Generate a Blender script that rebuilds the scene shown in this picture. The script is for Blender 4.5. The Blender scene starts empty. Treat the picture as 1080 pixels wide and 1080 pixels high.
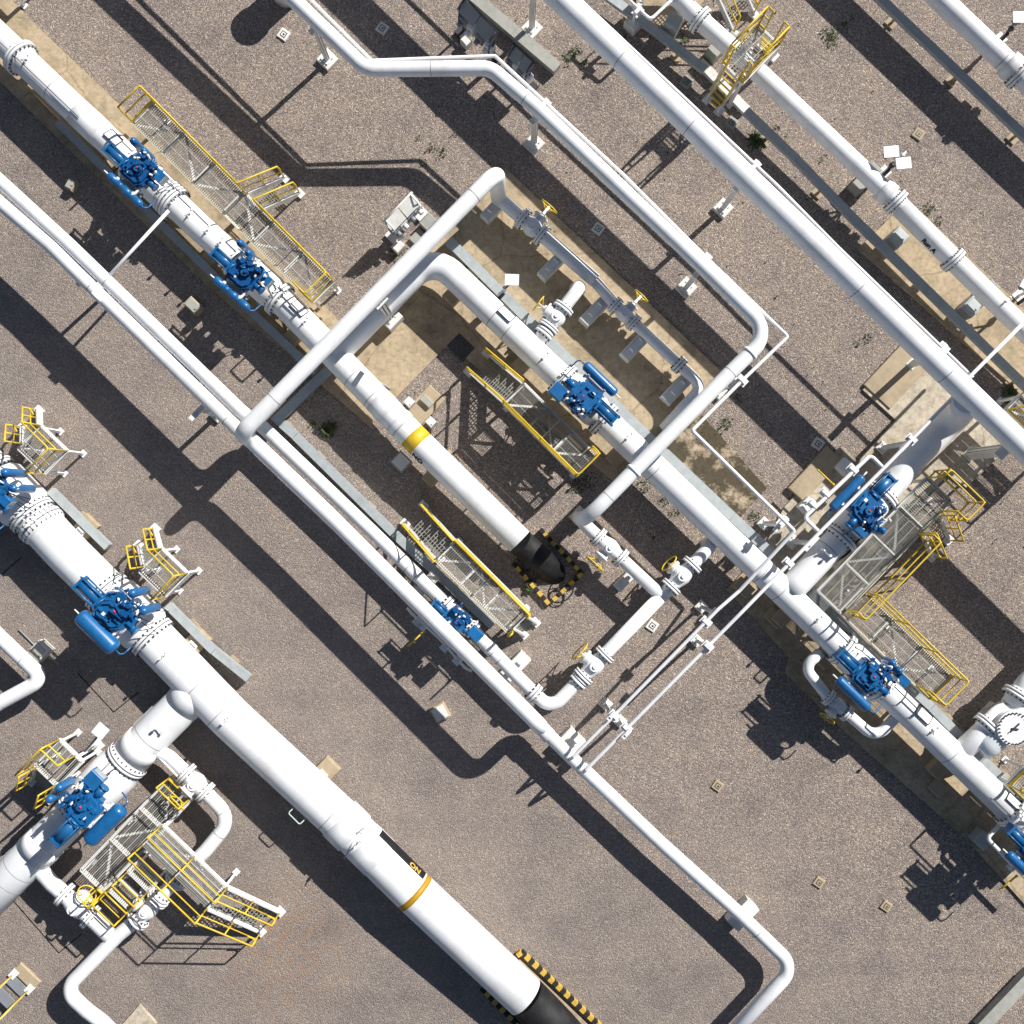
import bpy, math, random
from mathutils import Vector, Matrix
random.seed(7)
S = 0.027          # metres per photo pixel at ground level
H = 29.16          # camera height
C = bpy.context.scene.collection
PI = math.pi
def P(x, y, h=0.0):
    f = S*(1-h/H)
    return Vector(((x-540)*f, (540-y)*f, h))
def toPx(p):
    f = S*(1-p.z/H)
    return (p.x/f+540, 540-p.y/f)
def M(px, h=0.0): return px*S*(1-h/H)      # apparent pixels -> metres at height h

# ------------------------------------------------------------------ materials
def lin(c):
    return tuple((v/255/12.92 if v/255 <= .04045 else ((v/255+.055)/1.055)**2.4) for v in c)
def newmat(name):
    m = bpy.data.materials.new(name); m.use_nodes = True
    nt = m.node_tree; b = nt.nodes['Principled BSDF']
    return m, nt, b
def N(nt, t, **kw):
    n = nt.nodes.new(t)
    for k, v in kw.items(): setattr(n, k, v)
    return n
def ramp(nt, stops):
    r = N(nt, 'ShaderNodeValToRGB'); e = r.color_ramp.elements
    while len(e) < len(stops): e.new(0.5)
    for i, (p, c) in enumerate(stops):
        e[i].position = p; e[i].color = (*c, 1)
    return r
def paint(name, col, rough=.4, metal=0, var=.12, scale=6, bump=.0, coat=0, dirt=None, dirtamt=.0, spec=.5):
    if max(col) < .66 or min(col) < .1: col = tuple(c*.90 for c in col)
    m, nt, b = newmat(name)
    tc = N(nt, 'ShaderNodeTexCoord'); ns = N(nt, 'ShaderNodeTexNoise')
    ns.inputs['Scale'].default_value = scale; ns.inputs['Detail'].default_value = 6; ns.inputs['Roughness'].default_value = .65
    nt.links.new(tc.outputs['Object'], ns.inputs['Vector'])
    lo = tuple(c*(1-var) for c in col); hi = tuple(min(1, c*(1+var*.6)) for c in col)
    r = ramp(nt, [(.3, lo), (.7, hi)])
    nt.links.new(ns.outputs['Fac'], r.inputs['Fac'])
    out = r.outputs['Color']
    if dirt:
        n2 = N(nt, 'ShaderNodeTexNoise'); n2.inputs['Scale'].default_value = scale*.35; n2.inputs['Detail'].default_value = 8
        n2.inputs['Roughness'].default_value = .7
        nt.links.new(tc.outputs['Object'], n2.inputs['Vector'])
        r2 = ramp(nt, [(.5, (0, 0, 0)), (.72, (dirtamt,)*3)])
        nt.links.new(n2.outputs['Fac'], r2.inputs['Fac'])
        mx = N(nt, 'ShaderNodeMix', data_type='RGBA'); mx.inputs['B'].default_value = (*dirt, 1)
        nt.links.new(r2.outputs['Color'], mx.inputs['Factor']); nt.links.new(out, mx.inputs['A']); out = mx.outputs['Result']
    nt.links.new(out, b.inputs['Base Color'])
    rr = N(nt, 'ShaderNodeMapRange'); rr.inputs['To Min'].default_value = max(0, rough-.08); rr.inputs['To Max'].default_value = min(1, rough+.12)
    nt.links.new(ns.outputs['Fac'], rr.inputs['Value']); nt.links.new(rr.outputs['Result'], b.inputs['Roughness'])
    b.inputs['Metallic'].default_value = metal; b.inputs['Coat Weight'].default_value = coat
    b.inputs['Specular IOR Level'].default_value = spec
    if bump:
        bp = N(nt, 'ShaderNodeBump'); bp.inputs['Strength'].default_value = bump; bp.inputs['Distance'].default_value = .02
        nt.links.new(ns.outputs['Fac'], bp.inputs['Height']); nt.links.new(bp.outputs['Normal'], b.inputs['Normal'])
    return m
WHITE = paint('white_paint', (.80, .81, .82), .45, var=.06, scale=3, dirt=(.52, .49, .44), dirtamt=.42, coat=.05)
WHITE2 = paint('white_painted_steel', (.76, .76, .75), .5, var=.06, scale=9, dirt=(.4, .37, .32), dirtamt=.4)
BLUE = paint('blue_enamel', (.010, .128, .345), .34, var=.2, scale=5, coat=.2, dirt=(.03, .12, .22), dirtamt=.5)
DBLUE = paint('deep_blue_enamel', (.006, .085, .26), .35, var=.1, scale=5, coat=.2)
YELLOW = paint('safety_yellow_paint', (.76, .52, .03), .5, var=.14, scale=4, dirt=(.35, .2, .02), dirtamt=.4)
CREAM = paint('cream_painted_angle', (.66, .60, .42), .55, var=.12, scale=5)
BLACK = paint('black_coating', (.014, .014, .016), .62, var=.35, scale=5, dirt=(.09, .08, .07), dirtamt=.35, spec=.3)
STRIPEY = paint('kerb_yellow', (.66, .42, .06), .7, var=.15, scale=9, dirt=(.2, .15, .05), dirtamt=.5)
STRIPEB = paint('kerb_black', (.02, .02, .02), .8, var=.3, scale=9)
STEEL = paint('dark_bolt_steel', (.09, .09, .1), .5, metal=.6, var=.3, scale=20)
GALV = paint('galvanised_steel', (.44, .48, .49), .5, metal=.15, var=.12, scale=7, dirt=(.25, .27, .27), dirtamt=.5)
GRATE = paint('grating_steel', (.30, .30, .275), .6, metal=.1, var=.25, scale=8)
GRATEL = paint('bright_grating_bar', (.66, .66, .60), .5, var=.1, scale=8)
HOOD = paint('grey_hood_panel', (.26, .28, .31), .4, var=.1, scale=5)
DGREY = paint('dark_grey_panel', (.10, .115, .135), .4, var=.12, scale=5)
LCONC = paint('pale_painted_concrete', (.70, .69, .65), .8, var=.08, scale=8, dirt=(.35, .3, .22), dirtamt=.5, bump=.1)
GCONC = paint('grey_concrete', (.40, .40, .36), .85, var=.12, scale=6, dirt=(.2, .2, .17), dirtamt=.6, bump=.15)
TCONC = paint('tan_concrete_block', (.46, .37, .25), .85, var=.12, scale=6, dirt=(.2, .15, .09), dirtamt=.5, bump=.15)
TEAL = paint('pale_wire', (.5, .58, .56), .6)
SEAM = paint('seam_grey', (.42, .43, .44), .6)
OCHRE = paint('ochre_band_paint', (.50, .27, .01), .5, var=.1)
RED = paint('red_indicator', (.7, .02, .03), .4)
PIPEGREY = paint('pale_blue_grey_paint', (.62, .66, .69), .4, var=.05, scale=3)
LEAF = paint('weed_green', (.055, .08, .022), .7, var=.5, scale=14)

def slab_mat(name, base, stain, amt, scale=.7, lo=.48, hi=.66):
    base = tuple(c*1.14 for c in base); stain = tuple(c*.72 for c in stain)
    m, nt, b = newmat(name)
    tc = N(nt, 'ShaderNodeTexCoord')
    def nz(sc, det=8, ro=.65):
        n = N(nt, 'ShaderNodeTexNoise'); n.inputs['Scale'].default_value = sc; n.inputs['Detail'].default_value = det; n.inputs['Roughness'].default_value = ro
        nt.links.new(tc.outputs['Object'], n.inputs['Vector']); return n
    n1, n2, n3 = nz(scale*3), nz(scale, 10, .72), nz(60, 3)
    r1 = ramp(nt, [(.3, tuple(c*.82 for c in base)), (.7, tuple(c*1.12 for c in base))])
    nt.links.new(n1.outputs['Fac'], r1.inputs['Fac'])
    r2 = ramp(nt, [(lo, (0, 0, 0)), (hi, (amt,)*3)]); nt.links.new(n2.outputs['Fac'], r2.inputs['Fac'])
    mx = N(nt, 'ShaderNodeMix', data_type='RGBA'); mx.inputs['B'].default_value = (*stain, 1)
    nt.links.new(r2.outputs['Color'], mx.inputs['Factor']); nt.links.new(r1.outputs['Color'], mx.inputs['A'])
    m3 = N(nt, 'ShaderNodeMix', data_type='RGBA', blend_type='MULTIPLY'); m3.inputs['Factor'].default_value = .35
    r3 = ramp(nt, [(.35, (.6, .6, .6)), (.6, (1.1, 1.1, 1.1))]); nt.links.new(n3.outputs['Fac'], r3.inputs['Fac'])
    nt.links.new(mx.outputs['Result'], m3.inputs['A']); nt.links.new(r3.outputs['Color'], m3.inputs['B'])
    v = N(nt, 'ShaderNodeTexVoronoi', feature='DISTANCE_TO_EDGE'); v.inputs['Scale'].default_value = .3
    wn = nz(2.5, 6, .7); ms = N(nt, 'ShaderNodeMix', data_type='RGBA'); ms.inputs['Factor'].default_value = .22
    nt.links.new(tc.outputs['Object'], ms.inputs['A']); nt.links.new(wn.outputs['Color'], ms.inputs['B']); nt.links.new(ms.outputs['Result'], v.inputs['Vector'])
    rc = ramp(nt, [(0, (.6, .57, .53)), (.008, (1, 1, 1))]); nt.links.new(v.outputs['Distance'], rc.inputs['Fac'])
    n9 = nz(9, 9, .8); r9 = ramp(nt, [(.38, (.62, .60, .56)), (.52, (1, 1, 1)), (.7, (1.12, 1.12, 1.14))]); nt.links.new(n9.outputs['Fac'], r9.inputs['Fac'])
    m9 = N(nt, 'ShaderNodeMix', data_type='RGBA', blend_type='MULTIPLY'); m9.inputs['Factor'].default_value = .8; nt.links.new(m3.outputs['Result'], m9.inputs['A']); nt.links.new(r9.outputs['Color'], m9.inputs['B'])
    m10 = N(nt, 'ShaderNodeMix', data_type='RGBA', blend_type='MULTIPLY'); m10.inputs['Factor'].default_value = .8; nt.links.new(m9.outputs['Result'], m10.inputs['A']); nt.links.new(rc.outputs['Color'], m10.inputs['B'])
    nt.links.new(m10.outputs['Result'], b.inputs['Base Color']); b.inputs['Roughness'].default_value = .9
    bp = N(nt, 'ShaderNodeBump'); bp.inputs['Strength'].default_value = .25; bp.inputs['Distance'].default_value = .01
    nt.links.new(n3.outputs['Fac'], bp.inputs['Height']); nt.links.new(bp.outputs['Normal'], b.inputs['Normal'])
    return m
SLAB = slab_mat('tan_concrete_slab', (.42, .335, .225), (.20, .15, .085), .55)
SLABS = slab_mat('stained_concrete_slab', (.42, .34, .24), (.085, .066, .035), .95, 1.5, .38, .50)
SLABP = slab_mat('pale_concrete_slab', (.48, .42, .33), (.24, .19, .12), .7, .9)

BLACKSTONE = slab_mat('dark_stone_fill', (.085, .08, .08), (.03, .03, .03), .6, 6)
def gravel():
    m, nt, b = newmat('gravel_ground')
    tc = N(nt, 'ShaderNodeTexCoord')
    L = nt.links.new
    def vor(sc):
        v = N(nt, 'ShaderNodeTexVoronoi'); v.inputs['Scale'].default_value = sc; L(tc.outputs['Object'], v.inputs['Vector']); return v
    def nz(sc, det=5, ro=.6):
        n = N(nt, 'ShaderNodeTexNoise'); n.inputs['Scale'].default_value = sc; n.inputs['Detail'].default_value = det; n.inputs['Roughness'].default_value = ro
        L(tc.outputs['Object'], n.inputs['Vector']); return n
    v1, v2 = vor(33), vor(61)
    sp = N(nt, 'ShaderNodeSeparateColor'); L(v1.outputs['Color'], sp.inputs['Color'])
    r1 = ramp(nt, [(0, (.06, .05, .05)), (.15, (.12, .10, .098)), (.45, (.20, .172, .164)), (.7, (.265, .23, .20)), (.88, (.40, .325, .235)), (1, (.66, .6, .53))])
    L(sp.outputs['Red'], r1.inputs['Fac'])
    sp2 = N(nt, 'ShaderNodeSeparateColor'); L(v2.outputs['Color'], sp2.inputs['Color'])
    r2 = ramp(nt, [(0, (.075, .065, .068)), (.5, (.215, .188, .176)), (1, (.42, .365, .31))]); L(sp2.outputs['Green'], r2.inputs['Fac'])
    mx = N(nt, 'ShaderNodeMix', data_type='RGBA'); mx.inputs['Factor'].default_value = .5
    L(r1.outputs['Color'], mx.inputs['A']); L(r2.outputs['Color'], mx.inputs['B'])
    # finer, worn asphalt-like areas on the lower left
    sx = N(nt, 'ShaderNodeSeparateXYZ'); L(tc.outputs['Object'], sx.inputs['Vector'])
    ad = N(nt, 'ShaderNodeMath', operation='ADD'); L(sx.outputs['X'], ad.inputs[0]); L(sx.outputs['Y'], ad.inputs[1])
    nb = nz(.35, 4); mm = N(nt, 'ShaderNodeMath', operation='MULTIPLY_ADD'); mm.inputs[1].default_value = 8; L(nb.outputs['Fac'], mm.inputs[0]); L(ad.outputs[0], mm.inputs[2])
    mr = N(nt, 'ShaderNodeMapRange'); mr.inputs['From Min'].default_value = 6; mr.inputs['From Max'].default_value = -6; L(mm.outputs[0], mr.inputs['Value'])
    mp = N(nt, 'ShaderNodeMath', operation='MULTIPLY'); mp.inputs[1].default_value = .45; L(mr.outputs['Result'], mp.inputs[0])
    nf = nz(30, 3, .7); r4 = ramp(nt, [(.3, (.155, .139, .132)), (.7, (.27, .243, .228))]); L(nf.outputs['Fac'], r4.inputs['Fac'])
    mx2 = N(nt, 'ShaderNodeMix', data_type='RGBA'); L(mp.outputs[0], mx2.inputs['Factor']); L(mx.outputs['Result'], mx2.inputs['A']); L(r4.outputs['Color'], mx2.inputs['B'])
    # broad colour drift
    n5 = nz(.55, 8, .7); r5 = ramp(nt, [(.28, (.90, .87, .88)), (.5, (1.20, 1.16, 1.12)), (.74, (1.40, 1.31, 1.21))]); L(n5.outputs['Fac'], r5.inputs['Fac'])
    m5 = N(nt, 'ShaderNodeMix', data_type='RGBA', blend_type='MULTIPLY'); m5.inputs['Factor'].default_value = 1
    L(mx2.outputs['Result'], m5.inputs['A']); L(r5.outputs['Color'], m5.inputs['B'])
    # sandy / rusty patches
    n6 = nz(.9, 9, .75); r6 = ramp(nt, [(.60, (0, 0, 0)), (.72, (.55, .55, .55))]); L(n6.outputs['Fac'], r6.inputs['Fac'])
    m6 = N(nt, 'ShaderNodeMix', data_type='RGBA'); m6.inputs['B'].default_value = (.31, .23, .155, 1)
    L(r6.outputs['Color'], m6.inputs['Factor']); L(m5.outputs['Result'], m6.inputs['A'])
    # worn wheel tracks along the lanes
    mpg = N(nt, 'ShaderNodeMapping'); mpg.inputs['Rotation'].default_value = (0, 0, math.radians(44)); mpg.inputs['Scale'].default_value = (.06, 1.1, 1); L(tc.outputs['Object'], mpg.inputs['Vector'])
    n7 = N(nt, 'ShaderNodeTexNoise'); n7.inputs['Scale'].default_value = 1.0; n7.inputs['Detail'].default_value = 5; n7.inputs['Roughness'].default_value = .6; L(mpg.outputs['Vector'], n7.inputs['Vector'])
    r7 = ramp(nt, [(.36, (.88, .88, .89)), (.5, (1, 1, 1)), (.66, (1.10, 1.08, 1.06))]); L(n7.outputs['Fac'], r7.inputs['Fac'])
    m7 = N(nt, 'ShaderNodeMix', data_type='RGBA', blend_type='MULTIPLY'); m7.inputs['Factor'].default_value = .5; L(m6.outputs['Result'], m7.inputs['A']); L(r7.outputs['Color'], m7.inputs['B'])
    n8 = nz(1.7, 6, .7); r8 = ramp(nt, [(.66, (1, 1, 1)), (.76, (.68, .66, .66))]); L(n8.outputs['Fac'], r8.inputs['Fac'])
    m8 = N(nt, 'ShaderNodeMix', data_type='RGBA', blend_type='MULTIPLY'); m8.inputs['Factor'].default_value = .8; L(m7.outputs['Result'], m8.inputs['A']); L(r8.outputs['Color'], m8.inputs['B'])
    vd = N(nt, 'ShaderNodeVectorMath', operation='DISTANCE'); L(tc.outputs['Object'], vd.inputs[0]); vd.inputs[1].default_value = tuple(P(300, 1000, 0))
    md = N(nt, 'ShaderNodeMapRange'); md.inputs['From Min'].default_value = 2.6; md.inputs['From Max'].default_value = 0; L(vd.outputs['Value'], md.inputs['Value'])
    n10 = nz(3.5, 9, .8); r10 = ramp(nt, [(.46, (0, 0, 0)), (.62, (1, 1, 1))]); L(n10.outputs['Fac'], r10.inputs['Fac'])
    mq = N(nt, 'ShaderNodeMath', operation='MULTIPLY'); L(md.outputs['Result'], mq.inputs[0]); L(r10.outputs['Color'], mq.inputs[1])
    m11 = N(nt, 'ShaderNodeMix', data_type='RGBA'); m11.inputs['B'].default_value = (.34, .205, .125, 1); L(mq.outputs[0], m11.inputs['Factor']); L(m8.outputs['Result'], m11.inputs['A'])
    L(m11.outputs['Result'], b.inputs['Base Color']); b.inputs['Roughness'].default_value = .95; b.inputs['Specular IOR Level'].default_value = .2
    bp = N(nt, 'ShaderNodeBump'); bp.invert = True; bp.inputs['Strength'].default_value = .9; bp.inputs['Distance'].default_value = .022
    L(v1.outputs['Distance'], bp.inputs['Height']); L(bp.outputs['Normal'], b.inputs['Normal'])
    return m
GRAVEL = gravel()

# ------------------------------------------------------------------ mesh builder
def basis(d):
    d = d.normalized(); a = Vector((0, 0, 1)) if abs(d.z) < .9 else Vector((1, 0, 0))
    x = a.cross(d).normalized(); y = d.cross(x).normalized()
    return x, y
class MB:
    def __init__(s): s.v, s.f, s.sm, s.mi, s.cur = [], [], [], [], 0
    def face(s, idx, smooth=False): s.f.append(idx); s.sm.append(smooth); s.mi.append(s.cur)
    def mat(s, i): s.cur = i; return s
    def hexa(s, pts):
        b = len(s.v); s.v += [Vector(p) for p in pts]
        for q in ((3, 2, 1, 0), (4, 5, 6, 7), (0, 1, 5, 4), (1, 2, 6, 5), (2, 3, 7, 6), (3, 0, 4, 7)): s.face([b+i for i in q])
        return s
    def box(s, c, d, rz=0, R=None):
        x, y, z = (k/2 for k in d); R = R or Matrix.Rotation(rz, 3, 'Z'); c = Vector(c)
        return s.hexa([c+R@Vector(p) for p in ((-x, -y, -z), (x, -y, -z), (x, y, -z), (-x, y, -z), (-x, -y, z), (x, -y, z), (x, y, z), (-x, y, z))])
    def cbox(s, c, d, ch=.02, rz=0):       # box with chamfered top
        x, y, z = (k/2 for k in d); R = Matrix.Rotation(rz, 3, 'Z'); c = Vector(c); b = len(s.v)
        lay = [(x, y, -z), (x, y, z-ch), (x-ch, y-ch, z)]
        for (a, e, h) in lay:
            for p in ((-a, -e, h), (a, -e, h), (a, e, h), (-a, e, h)): s.v.append(c+R@Vector(p))
        s.face([b+3, b+2, b+1, b])
        for l in (0, 4):
            for i in range(4): s.face([b+l+i, b+l+(i+1) % 4, b+l+4+(i+1) % 4, b+l+4+i])
        s.face([b+8, b+9, b+10, b+11]); return s
    def bar(s, p0, p1, w, t, up=None):    # rectangular bar between two points
        p0, p1 = Vector(p0), Vector(p1); d = (p1-p0)
        if d.length < 1e-6: return s
        up = Vector(up) if up else Vector((0, 0, 1))
        d.normalize()
        if abs(d.dot(up)) > .95: up = Vector((1, 0, 0))
        x = d.cross(up).normalized()*w/2; y = x.cross(d).normalized()*t/2
        return s.hexa([p0-x-y, p0+x-y, p0+x+y, p0-x+y, p1-x-y, p1+x-y, p1+x+y, p1-x+y])
    def rings(s, path, n=12, caps=True, smooth=True):   # path: list of (point, dir, radius)
        b = len(s.v); ref = None
        for p, d, r in path:
            d = d.normalized()
            if ref is None: x, y = basis(d)
            else:
                x = (ref-d*ref.dot(d)).normalized(); y = d.cross(x)
            ref = x
            for i in range(n):
                a = 2*PI*i/n; s.v.append(p+(x*math.cos(a)+y*math.sin(a))*r)
        for k in range(len(path)-1):
            for i in range(n):
                j = (i+1) % n; s.face([b+k*n+i, b+k*n+j, b+(k+1)*n+j, b+(k+1)*n+i], smooth)
        if caps:
            s.face([b+i for i in range(n)][::-1]); s.face([b+(len(path)-1)*n+i for i in range(n)])
        return s
    def cyl(s, p0, p1, r0, r1=None, n=12, smooth=True):
        p0, p1 = Vector(p0), Vector(p1); d = p1-p0; r1 = r0 if r1 is None else r1
        return s.rings([(p0, d, r0), (p1, d, r1)], n, True, smooth)
    def lathe(s, p0, d, prof, n=16):       # prof: list of (along, radius)
        p0, d = Vector(p0), Vector(d).normalized()
        return s.rings([(p0+d*a, d, max(r, .0005)) for a, r in prof], n)
    def tube(s, pts, r, n=8, bend=0):
        pts = [Vector(p) for p in pts]
        if bend: pts = fillet(pts, bend, 4)
        path = []
        for i, p in enumerate(pts):
            d = (pts[min(i+1, len(pts)-1)]-pts[i]).normalized() + (pts[i]-pts[max(i-1, 0)]).normalized()
            path.append((p, d if d.length > 1e-5 else Vector((0, 0, 1)), r))
        return s.rings(path, n)
    def sphere(s, c, r, n=10, sz=1):
        c = Vector(c)
        return s.rings([(c+Vector((0, 0, -r*sz*math.cos(PI*i/6))), Vector((0, 0, 1)), max(r*math.sin(PI*i/6), .0005)) for i in range(7)], n)
    def torus(s, c, ax, R, r, n=20, m=6):
        c, ax = Vector(c), Vector(ax).normalized(); x, y = basis(ax); b = len(s.v)
        for i in range(n):
            a = 2*PI*i/n; e = x*math.cos(a)+y*math.sin(a)
            for j in range(m):
                q = 2*PI*j/m; s.v.append(c+e*(R+r*math.cos(q))+ax*r*math.sin(q))
        for i in range(n):
            for j in range(m):
                i2, j2 = (i+1) % n, (j+1) % m; s.face([b+i*m+j, b+i2*m+j, b+i2*m+j2, b+i*m+j2], True)
        return s
    def prism(s, poly, z0, z1):
        a = sum(poly[i][0]*poly[(i+1) % len(poly)][1]-poly[(i+1) % len(poly)][0]*poly[i][1] for i in range(len(poly)))
        if a < 0: poly = poly[::-1]
        b = len(s.v); n = len(poly)
        s.v += [Vector((p[0], p[1], z0)) for p in poly]+[Vector((p[0], p[1], z1)) for p in poly]
        s.face([b+i for i in range(n)][::-1]); s.face([b+n+i for i in range(n)])
        for i in range(n): s.face([b+i, b+(i+1) % n, b+n+(i+1) % n, b+n+i])
        return s
    def build(s, name, mats, parent=None, world=False):
        me = bpy.data.meshes.new(name)
        vv = s.v
        if world and parent is not None:
            top = parent
            while top.parent: top = top.parent
            inv = MAT[top.name].inverted(); vv = [inv@v for v in vv]
        me.from_pydata([tuple(v) for v in vv], [], s.f)
        for m in (mats if isinstance(mats, (list, tuple)) else [mats]): me.materials.append(m)
        me.polygons.foreach_set('use_smooth', s.sm); me.polygons.foreach_set('material_index', s.mi); me.update()
        o = bpy.data.objects.new(name, me); C.objects.link(o)
        if parent is not None: o.parent = parent
        else: MAT[o.name] = Matrix()
        return o
MAT = {}
def fillet(pts, R, n=7):
    out = [pts[0]]
    for i in range(1, len(pts)-1):
        a, b, c = pts[i-1], pts[i], pts[i+1]
        u, w = (a-b), (c-b); lu, lw = u.length, w.length; u.normalize(); w.normalize()
        ang = PI-u.angle(w)
        if ang < .06: out.append(b); continue
        t = min(R*math.tan(ang/2), lu*.48, lw*.48); r = t/math.tan(ang/2)
        p0, p1 = b+u*t, b+w*t; bis = (u+w).normalized(); cen = b+bis*(r/math.cos(ang/2))
        e0, e1 = (p0-cen), (p1-cen); tot = e0.angle(e1); ax = e0.cross(e1).normalized()
        for k in range(n+1): out.append(cen+Matrix.Rotation(tot*k/n, 3, ax)@e0)
    out.append(pts[-1]); return out
def tag(o, label=None, cat=None, group=None, kind=None):
    if label: o['label'] = label
    if cat: o['category'] = cat
    if group: o['group'] = group
    if kind: o['kind'] = kind
    return o
def thing(name, label, cat, loc=(0, 0, 0), a=0, group=None):   # a: image angle in degrees, clockwise
    o = bpy.data.objects.new(name, None); C.objects.link(o); o.location = loc; o.rotation_euler = (0, 0, -math.radians(a))
    o.empty_display_size = .2
    MAT[o.name] = Matrix.Translation(Vector(loc))@Matrix.Rotation(-math.radians(a), 4, 'Z')
    return tag(o, label, cat, group)
def solo(o, label, cat, group=None): return tag(o, label, cat, group)

# ------------------------------------------------------------------ pipes
class Run:
    """centre line given as apparent pixels + height; radius from apparent diameter"""
    def __init__(s, pts, dia, bend=.5, ends=None):
        w = [P(*p[:3]) for p in pts]
        s.pts = fillet(w, bend) if len(w) > 2 else w
        s.r = dia*S*(1-pts[0][2]/H)/2
        s.rad = [s.r]*len(s.pts)
    def at(s, x, y):
        best = None
        for i in range(len(s.pts)-1):
            a, b = s.pts[i], s.pts[i+1]
            for k in range(41):
                q = a.lerp(b, k/40); X, Y = toPx(q); d = (X-x)**2+(Y-y)**2
                if best is None or d < best[0]: best = (d, q.copy(), (b-a).normalized())
        return best[1], best[2]
    def mb(s, mb, n=28):
        path = []
        for i, p in enumerate(s.pts):
            d = Vector((0, 0, 0))
            if i < len(s.pts)-1: d += (s.pts[i+1]-p).normalized()
            if i > 0: d += (p-s.pts[i-1]).normalized()
            path.append((p, d, s.r))
        return mb.rings(path, n)
def pipeline(name, label, cat='pipe', group=None, at=(0, 0)):
    return thing(name, label, cat, P(at[0], at[1], 0), 0, group)
def run(t, pts, dia, bend=.5, mat=WHITE, name='pipe_run', seams=(), n=28):
    r = Run(pts, dia, bend); mb = MB(); r.mb(mb, n)
    o = mb.build(name, mat, t, True)
    if seams:
        for (x, y) in seams:
            sm = MB(); p, d = r.at(x, y); sm.rings([(p-d*.014, d, r.r+.001), (p-d*.008, d, r.r+.005), (p+d*.008, d, r.r+.005), (p+d*.014, d, r.r+.001)], n, False)
            sm.build('weld_seam', SEAM, o, True)
    r.obj = o; r.thing = t
    return r
def flange(r, x, y, k=1.33, th=.075, gap=.02, parent=None, neck=True, local=None):
    p, d = r.at(x, y); R = r.r*k if r.r > .2 else r.r*k*1.12
    mb = MB()
    for sg in (-1, 1):
        mb.cyl(p+d*sg*gap/2, p+d*sg*(gap/2+th), R, R, 32)
        if neck: mb.lathe(p+d*sg*(gap/2+th), d*sg, [(0, r.r*1.12), (.10*min(1, r.r*4), r.r*1.005)], 28)
    mb.mat(1).cyl(p-d*gap/2, p+d*gap/2, R*.93, None, 28); mb.mat(0)
    nb = max(8, int(2*PI*R/.15)); x0, y0 = basis(d); rb = (R+r.r*1.06)/2; br = min(.022, (R-r.r)*.28)
    mb.mat(1)
    for i in range(nb):
        a = 2*PI*i/nb; e = (x0*math.cos(a)+y0*math.sin(a))*rb
        mb.cyl(p+e-d*(th+gap/2+.045), p+e+d*(th+gap/2+.045), br, br, 6, False)
    return mb.build('flange', [WHITE, STEEL], parent or r.thing, True)
def collar(r, x, y, length, extra, mat=WHITE, name='sleeve'):
    p, d = r.at(x, y); L2 = length/2
    return MB().rings([(p-d*L2, d, r.r+extra), (p+d*L2, d, r.r+extra)], 32).build(name, mat, r.thing, True)
def fitting(r, x, y, side=1):     # small instrument tapping on top of a pipe
    p, d = r.at(x, y); u = Vector((0, 0, 1)); v = u.cross(d).normalized()*side
    b = p+u*r.r*.97; mb = MB()
    mb.cyl(b-u*.03, b+u*.03, .05, .045, 10); mb.cyl(b, b+u*.20, .022, None, 8)
    mb.cyl(b+u*.12, b+u*.12+v*.16, .02, None, 8); mb.cyl(b+u*.20, b+u*.26, .045, .04, 10); mb.sphere(b+u*.12+v*.19, .04, 8)
    return mb.build('pressure_tapping', WHITE2, r.thing, True)
def plate(r, x, y, ang=35, lu=.45, lv=.28):      # outlined name plate bracket on the pipe side
    p, d = r.at(x, y); u = Vector((0, 0, 1)); v = u.cross(d).normalized()
    if v.x*1+v.y*1 < 0: v = -v
    a = math.radians(ang); nrm = (u*math.cos(a)+v*math.sin(a)); t = d.cross(nrm).normalized(); c = p+nrm*(r.r+.02)
    q = [c+d*sx*lu/2+t*sy*lv/2 for sx, sy in ((-1, -1), (1, -1), (1, 1), (-1, 1))]
    mb = MB(); mb.hexa([k-nrm*.006 for k in q]+[k+nrm*.006 for k in q]); o = mb.mat(1)
    for i in range(4): mb.tube([q[i]+nrm*.01, q[(i+1) % 4]+nrm*.01], .012, 6)
    return mb.build('name_plate', [WHITE, STEEL], r.thing, True)

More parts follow.
